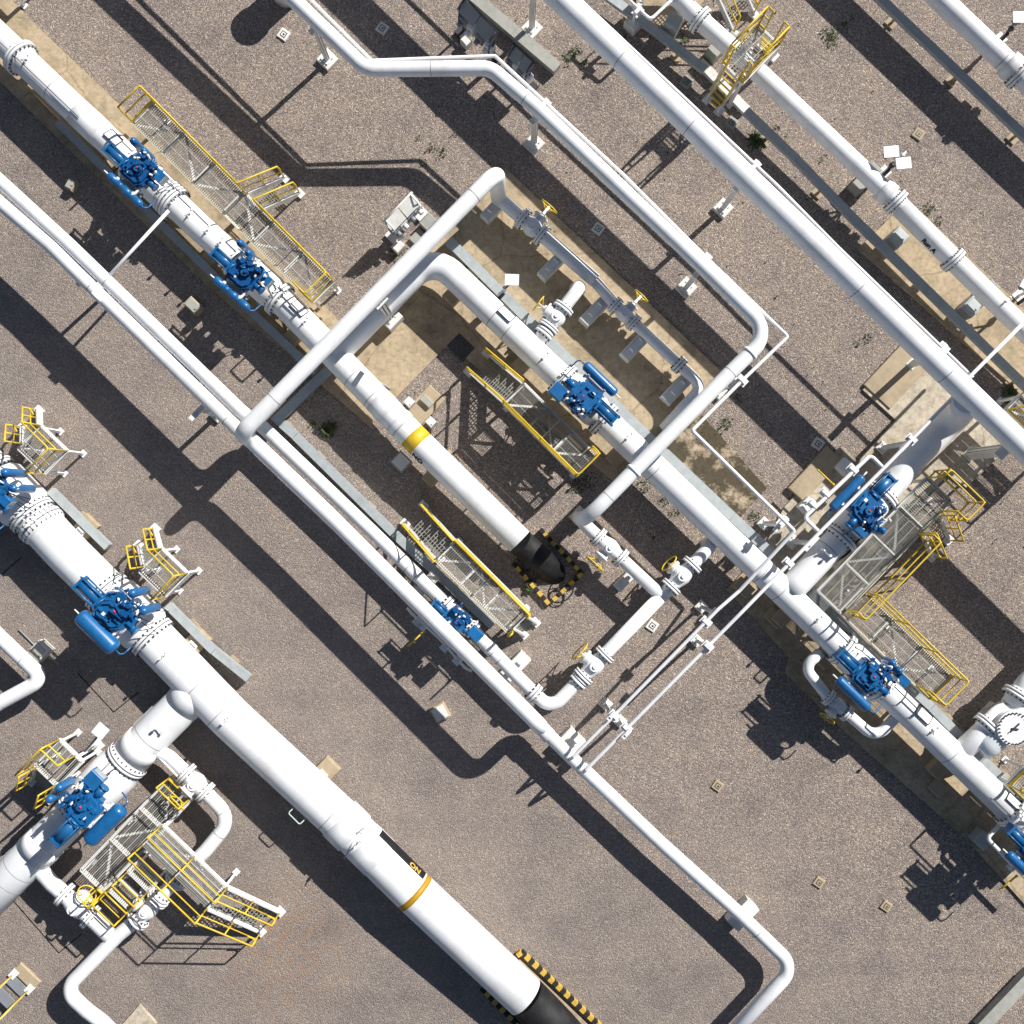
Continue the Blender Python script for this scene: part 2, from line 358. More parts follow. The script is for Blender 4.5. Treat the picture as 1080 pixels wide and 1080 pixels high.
def wheel_mb(mb, c, ax, R=.26, rr=.02, cone=.16):
    c, ax = Vector(c), Vector(ax).normalized(); x, y = basis(ax)
    mb.torus(c, ax, R, rr, 22, 6)
    for i in range(3):
        a = 2*PI*i/3+.5; e = (x*math.cos(a)+y*math.sin(a))*R
        mb.tube([c-ax*cone, c+e*.5-ax*cone*.45, c+e], rr*.75, 6)
    return mb
def gate_valve(label, r, x, y, side=1, length=24, wheel=.27, elev=12, kind='gate_valve', group='hand operated gate valves', stem=.42, yellow=True):
    """flanged valve in the line, stem to the side; side +1 = left of the run direction"""
    p, d = r.at(x, y); L = length*S*(1-p.z/H)/2
    t = thing(kind, label, 'hand valve', (p.x, p.y, p.z), 0, group)
    u = Vector((0, 0, 1)); v = u.cross(d).normalized()*side; e = math.radians(elev); sd = (v*math.cos(e)+u*math.sin(e)).normalized()
    mb = MB(); R = r.r
    mb.lathe(p-d*L, d, [(0, R*1.05), (L*.35, R*1.05), (L*.7, R*1.32), (L, R*1.45), (L*1.3, R*1.32), (L*1.65, R*1.05), (2*L, R*1.05)], 24)
    b = mb.build('valve_body', WHITE, t, True)
    for sg in (-1, 1):
        f = MB(); q = p+d*sg*L; FR = R*1.62
        f.cyl(q-d*.07, q-d*.008, FR, None, 28); f.cyl(q+d*.008, q+d*.07, FR, None, 28); f.mat(1).cyl(q-d*.009, q+d*.009, FR*.93, None, 20); f.mat(0)
        x0, y0 = basis(d); f.mat(1)
        for i in range(12):
            a = 2*PI*i/12; ee = (x0*math.cos(a)+y0*math.sin(a))*(R*1.37)
            f.cyl(q+ee-d*.11, q+ee+d*.11, .017, None, 6, False)
        f.build('flange', [WHITE, STEEL], t, True)
    k = MB(); k.lathe(p+sd*R*1.1, sd, [(0, R*.95), (.12, R*.95), (.121, R*1.2), (.17, R*1.2), (.171, R*.6), (.24, R*.5), (.25, .04), (stem, .035)], 18)
    k.cyl(p+u*R*1.2, p+u*(R*1.2+.08), R*.8, R*.75, 20); k.cyl(p+u*(R*1.2+.08), p+u*(R*1.2+.12), R*.3, None, 10)
    k.build('bonnet', WHITE, t, True)
    wheel_mb(MB(), p+sd*(R+stem+.02), sd, wheel).build('handwheel', YELLOW if yellow else WHITE2, t, True)
    return t

# ------------------------------------------------------------------ actuated valve
def actuator(label, x, y, hub, a, pipe_h, pipe_r, sc=1.0, tank_r=.15, tank=1, slim=False, fl=(.75, .75), box=(25, 18), bottles=((5, 23), (15, 22)), bl=.75, boxs=(.32, .26), body_r=None, frs=1.33, side_v=0, line=None):
    """hub pixel (x,y) at height hub; local x along the pipe, local y to its left"""
    loc = P(x, y, hub); q = 0.0251*sc
    if line is not None:
        bst = None
        for i in range(len(line.pts)-1):
            A_, B_ = line.pts[i].copy(), line.pts[i+1].copy(); pipe_z = A_.z; A_.z = B_.z = 0; L0 = Vector((loc.x, loc.y, 0)); ab = B_-A_
            if ab.length < .3: continue
            tt = max(0, min(1, (L0-A_).dot(ab)/ab.length_squared)); pp = A_+ab*tt; dd = (pp-L0).length
            if bst is None or dd < bst[0]: bst = (dd, pp-L0, ab.normalized())
        an = -math.degrees(math.atan2(bst[2].y, bst[2].x)); 
        while an-a > 90: an -= 180
        while an-a < -90: an += 180
        a = an; vv = Vector((math.sin(math.radians(a)), math.cos(math.radians(a)), 0)); side_v = bst[1].dot(vv)
    t = thing('actuated_valve', label, 'actuated valve', (loc.x, loc.y, 0), a, 'blue actuated pipeline valves')
    z0 = pipe_h; R = pipe_r; top = hub-.12; X = Vector((1, 0, 0)); y0 = side_v
    # white body on the pipe
    mb = MB(); L = fl[0]; L2 = fl[1]; BR = body_r or R*1.22
    mb.lathe((-L, y0, z0), X, [(0, R*1.02), (.12, R*1.04), (.3, BR), (L+L2-.3, BR), (L+L2-.12, R*1.04), (L+L2, R*1.02)], 32)
    body = mb.build('valve_body', WHITE, t)
    k = MB(); k.cyl((0, y0, z0+R*.8), (0, y0*.3, top-.32), R*.42, R*.36, 20); k.cyl((0, y0*.3, top-.34), (0, 0, top-.28), R*.58, None, 24)
    k.mat(1)
    for i in range(10): k.cyl((R*.5*math.cos(i*.628), y0*.3+R*.5*math.sin(i*.628), top-.38), (R*.5*math.cos(i*.628), y0*.3+R*.5*math.sin(i*.628), top-.24), .018, None, 6, False)
    k.build('bonnet', [WHITE, STEEL], t)
    for s0 in (-L, L2):
        f = MB(); FR = R*frs
        f.cyl((s0-.085, y0, z0), (s0-.012, y0, z0), FR, None, 36); f.cyl((s0+.012, y0, z0), (s0+.085, y0, z0), FR, None, 36); f.mat(1).cyl((s0-.013, y0, z0), (s0+.013, y0, z0), FR*.94, None, 28)
        f.mat(1); nb = max(12, int(2*PI*FR/.16))
        for i in range(nb):
            an = 2*PI*i/nb; c, s_ = math.cos(an)*(FR+R*1.04)/2, math.sin(an)*(FR+R*1.04)/2
            f.cyl((s0-.14, y0+c, z0+s_), (s0+.14, y0+c, z0+s_), .021, None, 6, False)
        f.build('flange', [WHITE, STEEL], t)
    # scotch-yoke gearbox
    g = MB()
    pl = [(-15, -12), (-12, -16), (7, -15), (12, -9), (13, 3), (8, 12), (-6, 13), (-14, 8)]
    g.prism([(px*q, py*q) for px, py in pl], top-.27, top-.02)
    g.prism([(px*q*.86, py*q*.86) for px, py in pl], top-.02, top+.03)
    for (bx, by) in ((-12, -10), (-8, -13), (4, -13), (9, -8), (10, 3), (6, 9), (-5, 10), (-11, 6)): g.cyl((bx*q, by*q, top+.02), (bx*q, by*q, top+.055), .017, None, 6, False)
    rb = random.Random(int(x*3+y*11))
    for i in range(5): g.box((rb.uniform(-11, 6)*q, rb.uniform(-13, -2)*q, top+.05), (rb.uniform(.06, .2), rb.uniform(.05, .12), .07), rb.uniform(-.2, .2))
    for yy in (-15, -11.5, 9.5, 12): g.box((-3*q, yy*q, top-.2), (26*q, .03, .2))
    for xx in (-16, 13): g.box((xx*q, -2*q, top-.16), (.05, 16*q, .26))
    gb = g.build('gearbox', DBLUE if slim else BLUE, t)
    g = MB()
    for i in range(9):
        px_, py_ = rb.uniform(-13, 13)*q, rb.uniform(1, 14)*q; hh = rb.uniform(.06, .22); rr_ = rb.uniform(.03, .075)
        if i % 3: g.cyl((px_, py_, top-.02), (px_, py_, top+hh), rr_, rr_*.9, 12)
        else: g.box((px_, py_, top+hh/2), (rr_*3, rr_*2, hh), rb.uniform(-.3, .3))
    for i in range(5):
        a0 = Vector((rb.uniform(-12, 12)*q, rb.uniform(-2, 14)*q, top+rb.uniform(.06, .2))); g.tube([a0, a0+Vector((rb.uniform(-8, 8)*q, 0, 0)), a0+Vector((rb.uniform(-8, 8)*q, rb.uniform(-6, 6)*q, 0))], .022, 6)
    g.build('valve_block', DBLUE, t)
    for i in range(7): g = MB(); px_, py_ = rb.uniform(-12, 20)*q, rb.uniform(2, 19)*q; g.cyl((px_, py_, top+.02), (px_+rb.uniform(-.1, .1), py_+rb.uniform(-.1, .1), top+.16), .028, None, 8); g.build('fitting', WHITE2, gb)
    h = MB(); h.cyl((0, 0, top+.02), (0, 0, top+.13), .10*sc, .09*sc, 16); h.cyl((0, 0, top+.13), (0, 0, top+.15), .10*sc, None, 16)
    hb = h.build('position_indicator', BLUE, t)
    MB().sphere((0, 0, top+.15), .032*sc, 10).build('indicator_knob', RED, hb)
    tp = MB(); tp.box((-6*q, -9*q, top+.035), (.09, .09, .01)); tp.build('tag_plate', WHITE2, gb)
    # spring cylinder
    c = MB(); cy = -5.5*q; cr = .135*sc; zc = top-.12; x1, x2 = -14*q, -39*q
    c.cyl((x1, cy, zc), (x1-.06, cy, zc), cr*1.25, None, 20); c.cyl((x1-.05, cy, zc), (x2, cy, zc), cr, None, 20)
    c.box((x2, cy, zc), (.06, cr*2.3, cr*2.3)); c.box((x1-.08, cy, zc), (.05, cr*2.3, cr*2.3))
    for sy in (-1, 1):
        for sz in (-1, 1): c.cyl((x1-.04, cy+sy*cr*1.0, zc+sz*cr*1.0), (x2-.07, cy+sy*cr*1.0, zc+sz*cr*1.0), .02*sc, None, 8)
    c.build('spring_cylinder', BLUE, t)
    c = MB(); c.cyl((12*q, cy*.4, zc), (22*q, cy*.4, zc), cr*.72, None, 16); c.cyl((22*q, cy*.4, zc), (23.5*q, cy*.4, zc), cr*.85, None, 16); c.build('end_cap', BLUE, t)
    # tank
    if tank:
        ty = -25.5*q; r_ = tank_r; l1 = 22*q+.0; zt = top-.15; tm = MB(); xs = 0 if slim else -.0
        if slim:
            tm.lathe((-23*q, ty, zt), X, [(0, .01), (.02, r_*.6), (.08, r_*.95), (.12, r_), (16*q, r_), (16.1*q, r_*.82), (22*q, r_*.82), (22.1*q, r_), (32*q, r_), (32.1*q, r_*.82), (36*q, r_*.82), (36.1*q, r_), (44*q, r_), (46*q, r_*.85), (48*q, r_*.4), (48.5*q, .01)], 20)
        else:
            e = r_*.55; tm.lathe((-l1, ty, zt), X, [(0, .01), (e*.12, r_*.45), (e*.4, r_*.8), (e*.9, r_*.98), (e*1.2, r_), (2*l1-e*1.2, r_), (2*l1-e*.9, r_*.98), (2*l1-e*.4, r_*.8), (2*l1-e*.12, r_*.45), (2*l1, .01)], 28)
        tk = tm.build('air_tank', BLUE, t)
        n_ = MB(); n_.cyl((-l1-.16, ty, zt), (-l1+.02, ty, zt), .022, None, 8); n_.build('nozzle', WHITE2, tk)
        n_ = MB(); n_.tube([(l1-.03, ty, zt), (l1+.14, ty, zt), (l1+.2, ty+.08, zt-.05), (l1+.2, ty+.3, zt-.1)], .02, 8, .05); n_.build('drain_pipe', BLUE, tk)
        br = MB()
        for bx in (-.5, .5):
            br.box((bx*l1*1.0, ty*.72, zt-.02), (.06, abs(ty)*.55, .05)); br.cyl((bx*l1, ty*.86, zt+.03), (bx*l1, ty*.86, zt+.08), .05, None, 8)
            br.box((bx*l1*.9, ty*.62, zt-.08), (.16, .08, .12))
        br.build('tank_bracket', [WHITE2], t)
    # bottles (vertical accumulators)
    for (bu, bv) in bottles:
        m = MB(); r_ = .1*sc; zt = top+.1
        m.lathe((bu*q, bv*q, zt-bl), (0, 0, 1), [(0, .02), (.04, r_*.8), (.1, r_), (bl-.1, r_), (bl-.04, r_*.82), (bl, r_*.4), (bl+.01, .01)], 16)
        o = m.build('accumulator', BLUE, t); m = MB(); m.cyl((bu*q, bv*q, zt), (bu*q, bv*q, zt+.05), .03, None, 8); m.build('cap', BLUE, o)
    # control box
    m = MB(); m.cbox((box[0]*q, box[1]*q, top-.12), (boxs[0], boxs[1], .34), .02); bx = m.build('control_box', BLUE, t)
    m = MB(); m.box((box[0]*q+boxs[0]/2+.006, box[1]*q, top-.13), (.012, boxs[1]*.8, .24)); m.build('cover', GALV, bx)
    # small plumbing between
    rnd = random.Random(int(x*7+y)); m = MB()
    for i in range(11):
        a0 = Vector((rnd.uniform(-8, 18)*q, rnd.uniform(7, 18)*q, top-rnd.uniform(.0, .2)))
        a1 = a0+Vector(((rnd.uniform(-5, 5))*q, rnd.uniform(-5, 5)*q, 0)); m.mat(1 if i % 3 == 0 else 0)
        m.tube([a0, (a1.x, a0.y, a0.z), a1], .028*sc if i % 2 else .045*sc, 8)
    for i in range(4): m.mat(0).box((rnd.uniform(-2, 16)*q, rnd.uniform(8, 15)*q, top-.06), (.11*sc, .09*sc, .16))
    m.build('control_manifold', [DBLUE, WHITE2], t)
    m = MB()
    for i in range(4):
        a0 = Vector((rnd.uniform(-6, 12)*q, rnd.uniform(3, 15)*q, top)); a1 = Vector((rnd.uniform(14, 32)*q, rnd.uniform(-6, 20)*q, z0+R*1.05))
        m.tube([a0, a0.lerp(a1, .4)+Vector((0, 0, .18)), a0.lerp(a1, .75)+Vector((0, 0, .1)), a1], .011, 6, .1)
    if tank: m.build('hose', BLACK, t)
    # support bracket between gearbox and bonnet
    m = MB(); m.box((-10*q, 0, top-.36), (22*q, 18*q, .04)); m.box((2*q, -18*q, top-.34), (26*q, 4*q, .05)); m.build('bracket', GALV if slim else WHITE2, t)
    return t

# ------------------------------------------------------------------ walkways
def rail_mb(pts, z, h=1.05, zs=None, toe=True, r=.024, spacing=1.25, mid=True):
    """pts local xy list; zs optional floor heights"""
    mb = MB(); zs = zs or [z]*len(pts); p = [Vector((a, b, zz)) for (a, b), zz in zip(pts, zs)]
    up = Vector((0, 0, 1)); mb.tube([q+up*h for q in p], r, 8, .08)
    if mid: mb.tube([q+up*h*.55 for q in p], r*.85, 8, .08)
    for i in range(len(p)-1):
        a, b = p[i], p[i+1]; n = max(1, round((b-a).length/spacing))
        for k in range(n+1):
            if k == 0 and i > 0: continue
            q = a.lerp(b, k/n); mb.cyl(q-up*.06, q+up*h, r, None, 8)
        if toe and abs(a.z-b.z) < .01: mb.bar(a+up*.07, b+up*.07, .022, .12)
    return mb
def stair(t, x, y, dirx, diry, width, top, foot=0.0, slope=1.05, rails=True, mat=GRATE, railh=.95, rcol=YELLOW, step=.22, solid=False):
    """stair going down from local (x,y) centre of its head along (dirx,diry)"""
    d = Vector((dirx, diry, 0)).normalized(); s = Vector((-d.y, d.x, 0)); n = max(2, round((top-foot)/step)); runl = (top-foot)*slope
    base = Vector((x, y, 0))
    for i in range(1, n+1 if solid else n):
        zz = max(foot+.06, top-(top-foot)*i/n); c = base+d*(runl*(i-.5)/n+.0)+Vector((0, 0, zz)); tr = MB()
        dep = runl/n*1.05
        if solid: tr.bar(c-s*width/2, c+s*width/2, dep*.8, .035)
        else:
            for k in range(4): tr.bar(c-s*width/2+d*dep*(k/3-.5)*.9, c+s*width/2+d*dep*(k/3-.5)*.9, .026, .02)
            m = max(3, int(width/.1))
            for k in range(m+1): cc = c+s*(k/m-.5)*width; tr.bar(cc-d*dep*.46, cc+d*dep*.46, .02, .016)
        tr.build('tread', mat, t)
    for sg in (-1, 1):
        st = MB(); a = base+s*sg*(width/2+.02)+Vector((0, 0, top-.06)); b = base+d*runl+s*sg*(width/2+.02)+Vector((0, 0, foot+.06)); st.bar(a, b, .045, .2)
        st.box((b.x, b.y, foot+.05), (.26, .2, .1)); st.build('stringer', WHITE2, t)
        if rails:
            ra = base+s*sg*(width/2+.02); rb = ra+d*runl
            mb = MB(); up = Vector((0, 0, 1))
            A, B = ra+up*top, rb+up*(foot+.1)
            mb.tube([A+up*railh, B+up*railh, B+up*railh*.5+d*.03, B+up*railh*.5-d*.25+up*.22], .024, 8, .08); mb.tube([A+up*railh*.5, B+up*railh*.5], .018, 8)
            for k in (0, .5, 1): q = A.lerp(B, k); mb.cyl(q-up*.05, q+up*railh, .022, None, 8)
            mb.build('handrail', rcol, t)
def platform(label, x, y, a, L, W, hd, rails=(), stairs=(), pitch=.06, brace=True, cream=True, group='access platforms beside the valves', legs=True, bars='v', cat='access platform', toe=True):
    loc = P(x, y, hd); t = thing('access_platform', label, cat, (loc.x, loc.y, 0), a, group)
    k = S*(1-hd/H); L *= k; W *= k; z = hd
    g = MB()
    if bars == 'v':
        n = int(L/pitch)
        for i in range(n+1): g.bar((L*i/n, 0, z-.015), (L*i/n, W, z-.015), .016, .022)
        g.mat(1)
        for i in range(int(W/.22)+1): yy = W*i/int(W/.22); g.bar((0, yy, z-.002), (L, yy, z-.002), .009, .01)
        for i in range(int(L/1.0)+1): xx = L*i/max(1, int(L/1.0)); g.bar((xx, 0, z+.002), (xx, W, z+.002), .03, .012)
    else:
        n = int(W/pitch)
        for i in range(n+1): g.bar((0, W*i/n, z-.015), (L, W*i/n, z-.015), .022, .025)
        g.mat(1)
        for i in range(6): g.bar((0, W*i/5, z), (L, W*i/5, z), .014, .012)
        for i in range(int(L/1.0)+1): xx = L*i/max(1, int(L/1.0)); g.bar((xx, 0, z+.002), (xx, W, z+.002), .03, .012)
    g.build('grating', [GRATE, GRATEL], t)
    fr = MB()
    for (p0, p1) in (((0, 0), (L, 0)), ((0, W), (L, W)), ((0, 0), (0, W)), ((L, 0), (L, W))): fr.bar((p0[0], p0[1], z-.11), (p1[0], p1[1], z-.11), .07, .13)
    nb = max(1, round(L/1.1))
    for i in range(1, nb if brace else 1): fr.bar((L*i/nb, .03, z-.12), (L*i/nb, W-.03, z-.12), .08, .1)
    fr.build('frame', WHITE2, t)
    if brace:
        b = MB()
        for i in range(nb):
            p0, p1 = (L*i/nb, 0), (L*(i+1)/nb, W)
            if i % 2: p0, p1 = (L*i/nb, W), (L*(i+1)/nb, 0)
            b.bar((p0[0], p0[1], z-.2), (p1[0], p1[1], z-.2), .06, .05)
        b.build('bracing', WHITE2, t)
    if legs:
        for (lx, ly) in [(0.05, .05), (L-.05, .05), (.05, W-.05), (L-.05, W-.05)]+([(L/2, .05), (L/2, W-.05)] if L > 3 else []):
            m = MB(); m.box((lx, ly, (z-.17)/2), (.07, .07, z-.17)); m.box((lx, ly, .02), (.17, .17, .04)); m.build('leg', WHITE2, t)
    if cream:
        m = MB(); m.bar((0, -.03, z+.03), (L, -.03, z+.03), .02, .1); m.build('toe_plate', CREAM, t)
    for rp in rails:
        rail_mb([(px*k, py*k) for px, py in rp], z, toe=toe).build('guardrail', YELLOW, t)
    for st in stairs:
        u, v, du, dv, w = st[:5]; stair(t, u*k, v*k, du, dv, w*k, z, **(st[5] if len(st) > 5 else {}))
    return t

# ------------------------------------------------------------------ small things
def support(label, x, y, top, a=44, base=17, bh=.14, post=.13, head=.5, foot=0.0, group='white post supports under the pipes', mat=LCONC, name='pipe_support', hd='v'):
    loc = P(x, y, bh+foot); t = thing(name, label, 'pipe support', (loc.x, loc.y, foot), a, group); w = M(base, bh)
    m = MB(); m.cbox((0, 0, bh/2), (w, w, bh), .02); b = m.build('base_block', mat, t)
    m = MB(); m.box((0, 0, bh+.012), (w*.6, w*.6, .024))
    for sx in (-1, 1):
        for sy in (-1, 1): m.cyl((sx*w*.24, sy*w*.24, bh+.02), (sx*w*.24, sy*w*.24, bh+.06), .018, None, 6)
    m.build('base_plate', WHITE2, t)
    m = MB(); top -= foot
    m.box((0, 0, (top+bh)/2), (post, post*.35, top-bh)); m.box((0, post*.42, (top+bh)/2), (post, post*.12, top-bh)); m.box((0, -post*.42, (top+bh)/2), (post, post*.12, top-bh))
    m.build('post', WHITE2, t)
    m = MB()
    if hd == 'v': m.box((0, 0, top), (post*1.2, head, .07))
    else: m.box((0, 0, top), (head, post*1.2, .07))
    m.box((0, 0, top+.05), (post*.8, head*.35, .04)); m.build('saddle', WHITE2, t); return t
def sleeper(label, x, y, lu, lv, h, a=44, foot=0, mat=LCONC, group='low concrete pipe sleepers', strap=True):
    loc = P(x, y, h+foot); t = thing('pipe_sleeper', label, 'pipe support', (loc.x, loc.y, foot), a, group)
    k = 1-(h+foot)/H
    m = MB(); m.cbox((0, 0, h/2), (lu*S*k, lv*S*k, h), .02); m.build('block', mat, t)
    if strap:
        m = MB(); m.box((0, 0, h+.02), (lu*S*k*.5, lv*S*k*.45, .05)); m.box((0, lv*S*k*.2, h+.08), (lu*S*k*.4, .03, .12)); m.box((0, -lv*S*k*.2, h+.08), (lu*S*k*.4, .03, .12)); m.build('saddle', WHITE2, t)
    return t
def cover(label, x, y, s=10, a=35, mat=LCONC, ring=True, h=.05):
    loc = P(x, y, h); t = thing('inspection_cover', label, 'cover', (loc.x, loc.y, 0), a, 'small square inspection covers in the gravel'); w = s*S
    m = MB(); m.cbox((0, 0, h/2), (w, w, h), .01); m.build('surround', mat, t)
    if ring:
        m = MB(); m.box((0, 0, h+.002), (w*.56, w*.56, .004)); m.mat(1).box((0, 0, h+.006), (w*.4, w*.4, .006)); m.mat(0).cyl((w*.04, 0, h+.009), (w*.04, 0, h+.016), w*.1, None, 10)
        m.build('lid', [STEEL, mat], t)
    return t
NSL = [0]
def slab(label, poly, z0=-.05, z1=None, mat=SLAB, name='concrete_slab'):
    NSL[0] += 1; z1 = .05+.005*NSL[0]
    m = MB(); m.prism([tuple(P(x, y, z1))[:2] for x, y in poly], z0, z1); o = m.build(name, mat); return tag(o, label, 'slab', 'concrete slabs under the pipes', 'structure')
def trough(label, pts, w, h0, h1, mat=GALV, lidmat=None, name='cable_trough', joints=1.6, legs=True, group='covered cable troughs'):
    c = P(pts[0][0], pts[0][1], 0); t = thing(name, label, 'cable trough', c, 0, group)
    q = [P(x, y, h1) for x, y in pts]; W = M(w, h1); m = MB()
    for i in range(len(q)-1):
        d = (q[i+1]-q[i]).normalized(); a, b = q[i]-d*(W*.5 if i else 0), q[i+1]+d*(W*.5 if i < len(q)-2 else 0)
        z = Vector((0, 0, 1)); m.bar(a-z*((h1-h0)/2+.012), b-z*((h1-h0)/2+.012), W*.92, h1-h0-.02)
    body = m.build('trough_body', mat, t, True)
    m = MB(); z = Vector((0, 0, 1))
    for i in range(len(q)-1):
        d = (q[i+1]-q[i]); L = d.length; d.normalize(); n = max(1, round(L/joints)); e = W*.5
        for k in range(n):
            a = q[i]+d*(L*k/n+.006+(e if (i and k == 0) else 0)); b = q[i]+d*(L*(k+1)/n-.006+(e if (i < len(q)-2 and k == n-1) else 0))
            m.bar(a-z*(.01+.0015*(k % 2)), b-z*(.01+.0015*(k % 2)), W*1.04, .016)
    m.build('lid', lidmat or mat, t, True)
    if legs and h0 > .05:
        for i in range(len(q)-1):
            L = (q[i+1]-q[i]).length; n = max(1, round(L/2.2))
            for k in range(n): m = MB(); p = q[i].lerp(q[i+1], (k+.5)/n); m.box((p.x, p.y, h0/2), (.08, .08, h0), .78); m.box((p.x, p.y, .03), (.3, .3, .06), .78); m.build('stand', TCONC, t, True)
    return t
def thin(label, pts, r=.05, bend=.12, mat=WHITE, name='thin_pipe', cat='thin pipe', group='thin white lines', clamps=()):
    c = P(*pts[0][:2]); t = thing(name, label, cat, (c.x, c.y, 0), 0, group); w = fillet([P(*p) for p in pts], bend, 5)
    MB().tube(w, r, 12).build('tube', mat, t, True)
    for (x, y, h, a) in clamps:
        m = MB(); p = P(x, y, h); m.box(p, (.10, r*2+.14, r*2+.03), -math.radians(a)); m.box(p+Vector((0, 0, -r-.02)), (.22, .3, .03), -math.radians(a)); m.build('clamp', WHITE2, t, True)
    return t

# ================================================================== ground
m = MB(); m.prism([(-60, -60), (60, -60), (60, 60), (-60, 60)], -.3, 0)
g = m.build('gravel_ground', GRAVEL); tag(g, 'grey brown gravel yard surface', 'ground', kind='structure')
slab('long tan slab under the upper left blue valve line', [(-60, 30), (-60, -80), (30, 19), (133, 117), (352, 332), (400, 392), (392, 452), (217, 300), (133, 217), (0, 86)])
slab('tan slab with hand valves in the middle of the yard', [(533, 177), (760, 391), (652, 512), (484, 372), (470, 366), (415, 422), (362, 380), (430, 290)])
slab('dark stained slab beside the thin white line', [(739, 436), (809, 515), (778, 549), (698, 474)], mat=SLABS)
slab('brown slab under the lower right valve line', [(767, 622), (790, 596), (880, 640), (1009, 761), (1150, 905), (1150, 1030), (1080, 953), (1019, 885), (899, 779), (828, 710), (833, 694)])
slab('pale slab around the branch pipe below the tall pipe', [(827, 535), (888, 470), (905, 487), (945, 443), (910, 411), (953, 369), (1075, 462), (1019, 514), (1000, 500), (905, 600), (880, 638), (795, 600)], z1=.034, mat=SLABP)
slab('tan slab under the thin right hand pipe', [(925, 243), (958, 211), (1150, 392), (1150, 495), (1063, 402), (905, 262)])
slab('small tan slab at the top edge by the flanged pipe', [(670, -20), (760, -20), (735, 10), (705, 40), (672, 20)])
slab('tan footing at the bottom edge near the black pipe end', [(548, 1012), (640, 1100), (600, 1120), (505, 1040)], z1=.025)
slab('small tan kerb piece in the bottom left', [(147, 1060), (165, 1080), (125, 1085)], z1=.04, mat=SLABP)
m = MB(); m.prism([tuple(P(x, y, .01))[:2] for x, y in [(80, 1040-0), (62, 1062), (12, 1010), (14, 1008), (62, 1058)]], -.02, .004)
# expansion joint lines
jm = MB()
for pts in ([(14, 950), (62, 1005), (86, 985)], [(82, 710), (120, 751), (146, 730)], [(2, 606), (22, 588)]):
    for i in range(len(pts)-1): jm.bar(P(*pts[i], .003), P(*pts[i+1], .003), .03, .004)
solo(jm.build('joint_line', BLACK), 'thin dark joint lines scored in the lower left paving', 'joint line')['kind'] = 'structure'

# ================================================================== pipelines
# --- upper left valve line (ends in the black buried section)
t = pipeline('pipeline', 'white pipeline with yellow band and two blue valves, its black end dipping into the ground', 'pipeline', 'large white pipelines', (120, 150))
P1 = run(t, [(-45, -3, .93), (67, 104, .93), (210, 239, .93), (302, 322, .93), (439, 464, .93), (548, 571, .85)], 29.5, seams=[(345, 367), (372, 396), (395, 418), (426, 450), (60, 97)])
P1b = run(t, [(548, 571, .85), (567, 588, .42), (589, 609, -.4)], 29, bend=1.2, mat=BLACK, name='buried_section')
flange(P1, 20, 61, 1.36); collar(P1, 438, 463, .36, .006, YELLOW, 'yellow_band'); collar(P1, 403, 428, .55, .012)
collar(P1, 421, 446, .22, .02); flange(P1, 176, 208, 1.3)
for x, y in ((203, 232), (222, 250), (236, 262), (322, 348), (35, 72)): fitting(P1, x, y)
plate(P1, 123, 152, 25); plate(P1, 313, 332, 30)
collar(P1, 98, 132, .9, .015, name='wrap')
m = MB(); p, d = P1.at(377, 402); m.bar(p+Vector((-.05, -.2, P1.r+.03)), p+Vector((.18, .16, P1.r-.02)), .14, .05); m.build('sensor_box', DGREY, t, True)
m = MB(); p0, d = P1.at(0, 38); p1, _ = P1.at(95, 128); o = Vector((-.06, -.06, P1.r+.03)); m.cyl(p0+o, p1+o, .01, None, 6); m.build('heating_cable', BLACK, t, True)

def lettering(r, x, y, text, size, ang, mat, out=.012, along=1, side=1):
    """painted letters lying on the pipe; ang from the top towards up-right (+) or lower-left (-)"""
    p, d = r.at(x, y); u = Vector((0, 0, 1)); v = u.cross(d).normalized()
    if v.x+v.y < 0: v = -v
    a = math.radians(ang); nrm = u*math.cos(a)+v*math.sin(a); bx = d.normalized()*along; by = nrm.cross(bx).normalized()
    cu = bpy.data.curves.new('lettering', 'FONT'); cu.body = text; cu.size = size; cu.align_x = 'CENTER'; cu.align_y = 'CENTER'; cu.extrude = .004; cu.offset = .008
    cu.materials.append(mat); o = bpy.data.objects.new('lettering', cu); C.objects.link(o); o.parent = r.thing
    bpy.context.view_layer.update(); me = bpy.data.meshes.new_from_object(o.evaluated_get(bpy.context.evaluated_depsgraph_get())); bpy.data.objects.remove(o)
    o = bpy.data.objects.new('lettering', me); C.objects.link(o); o.parent = r.thing
    Mx = Matrix((bx, by, nrm)).transposed().to_4x4(); Mx.translation = p+nrm*(r.r+out)
    o.matrix_local = MAT[r.thing.name].inverted()@Mx; return o
lettering(P1, 449, 476, 'NO', .24, -62, BLACK, along=1)

# --- elevated main (B)
t = pipeline('pipeline', 'tall white overhead pipeline crossing from the top centre to the right edge', 'pipeline', 'large white pipelines', (700, 200))
B = run(t, [(415, -172, 2.46), (594, 2, 2.46), (820, 220, 2.46), (863, 261.5, 2.46), (1080, 473, 2.46), (1300, 689, 2.46)], 26, seams=[(655, 60), (730, 132), (905, 300), (1000, 392)])
thin('thin white line riding beside the tall overhead pipeline', [(430, -176, 1.95), (612, 0, 1.95), (820, 196, 1.95), (884, 261, 1.95), (1026, 398, 1.95)], .045, clamps=[(797, 174, 1.95, 44), (994, 366, 1.95, 44)])
thin('thin white cross line passing under the tall pipeline to the right edge', [(1100, 320, 2.3), (1022, 398, 2.2), (1004, 420, 2.05), (931, 495, 2), (866, 560, 2), (780, 648, 2), (617, 813, 1.5), (614, 815, .9)], .05, clamps=[(962, 463, 2, 134), (832, 594, 2, 134), (747, 682, 2, 134), (661, 768, 1.65, 134)])
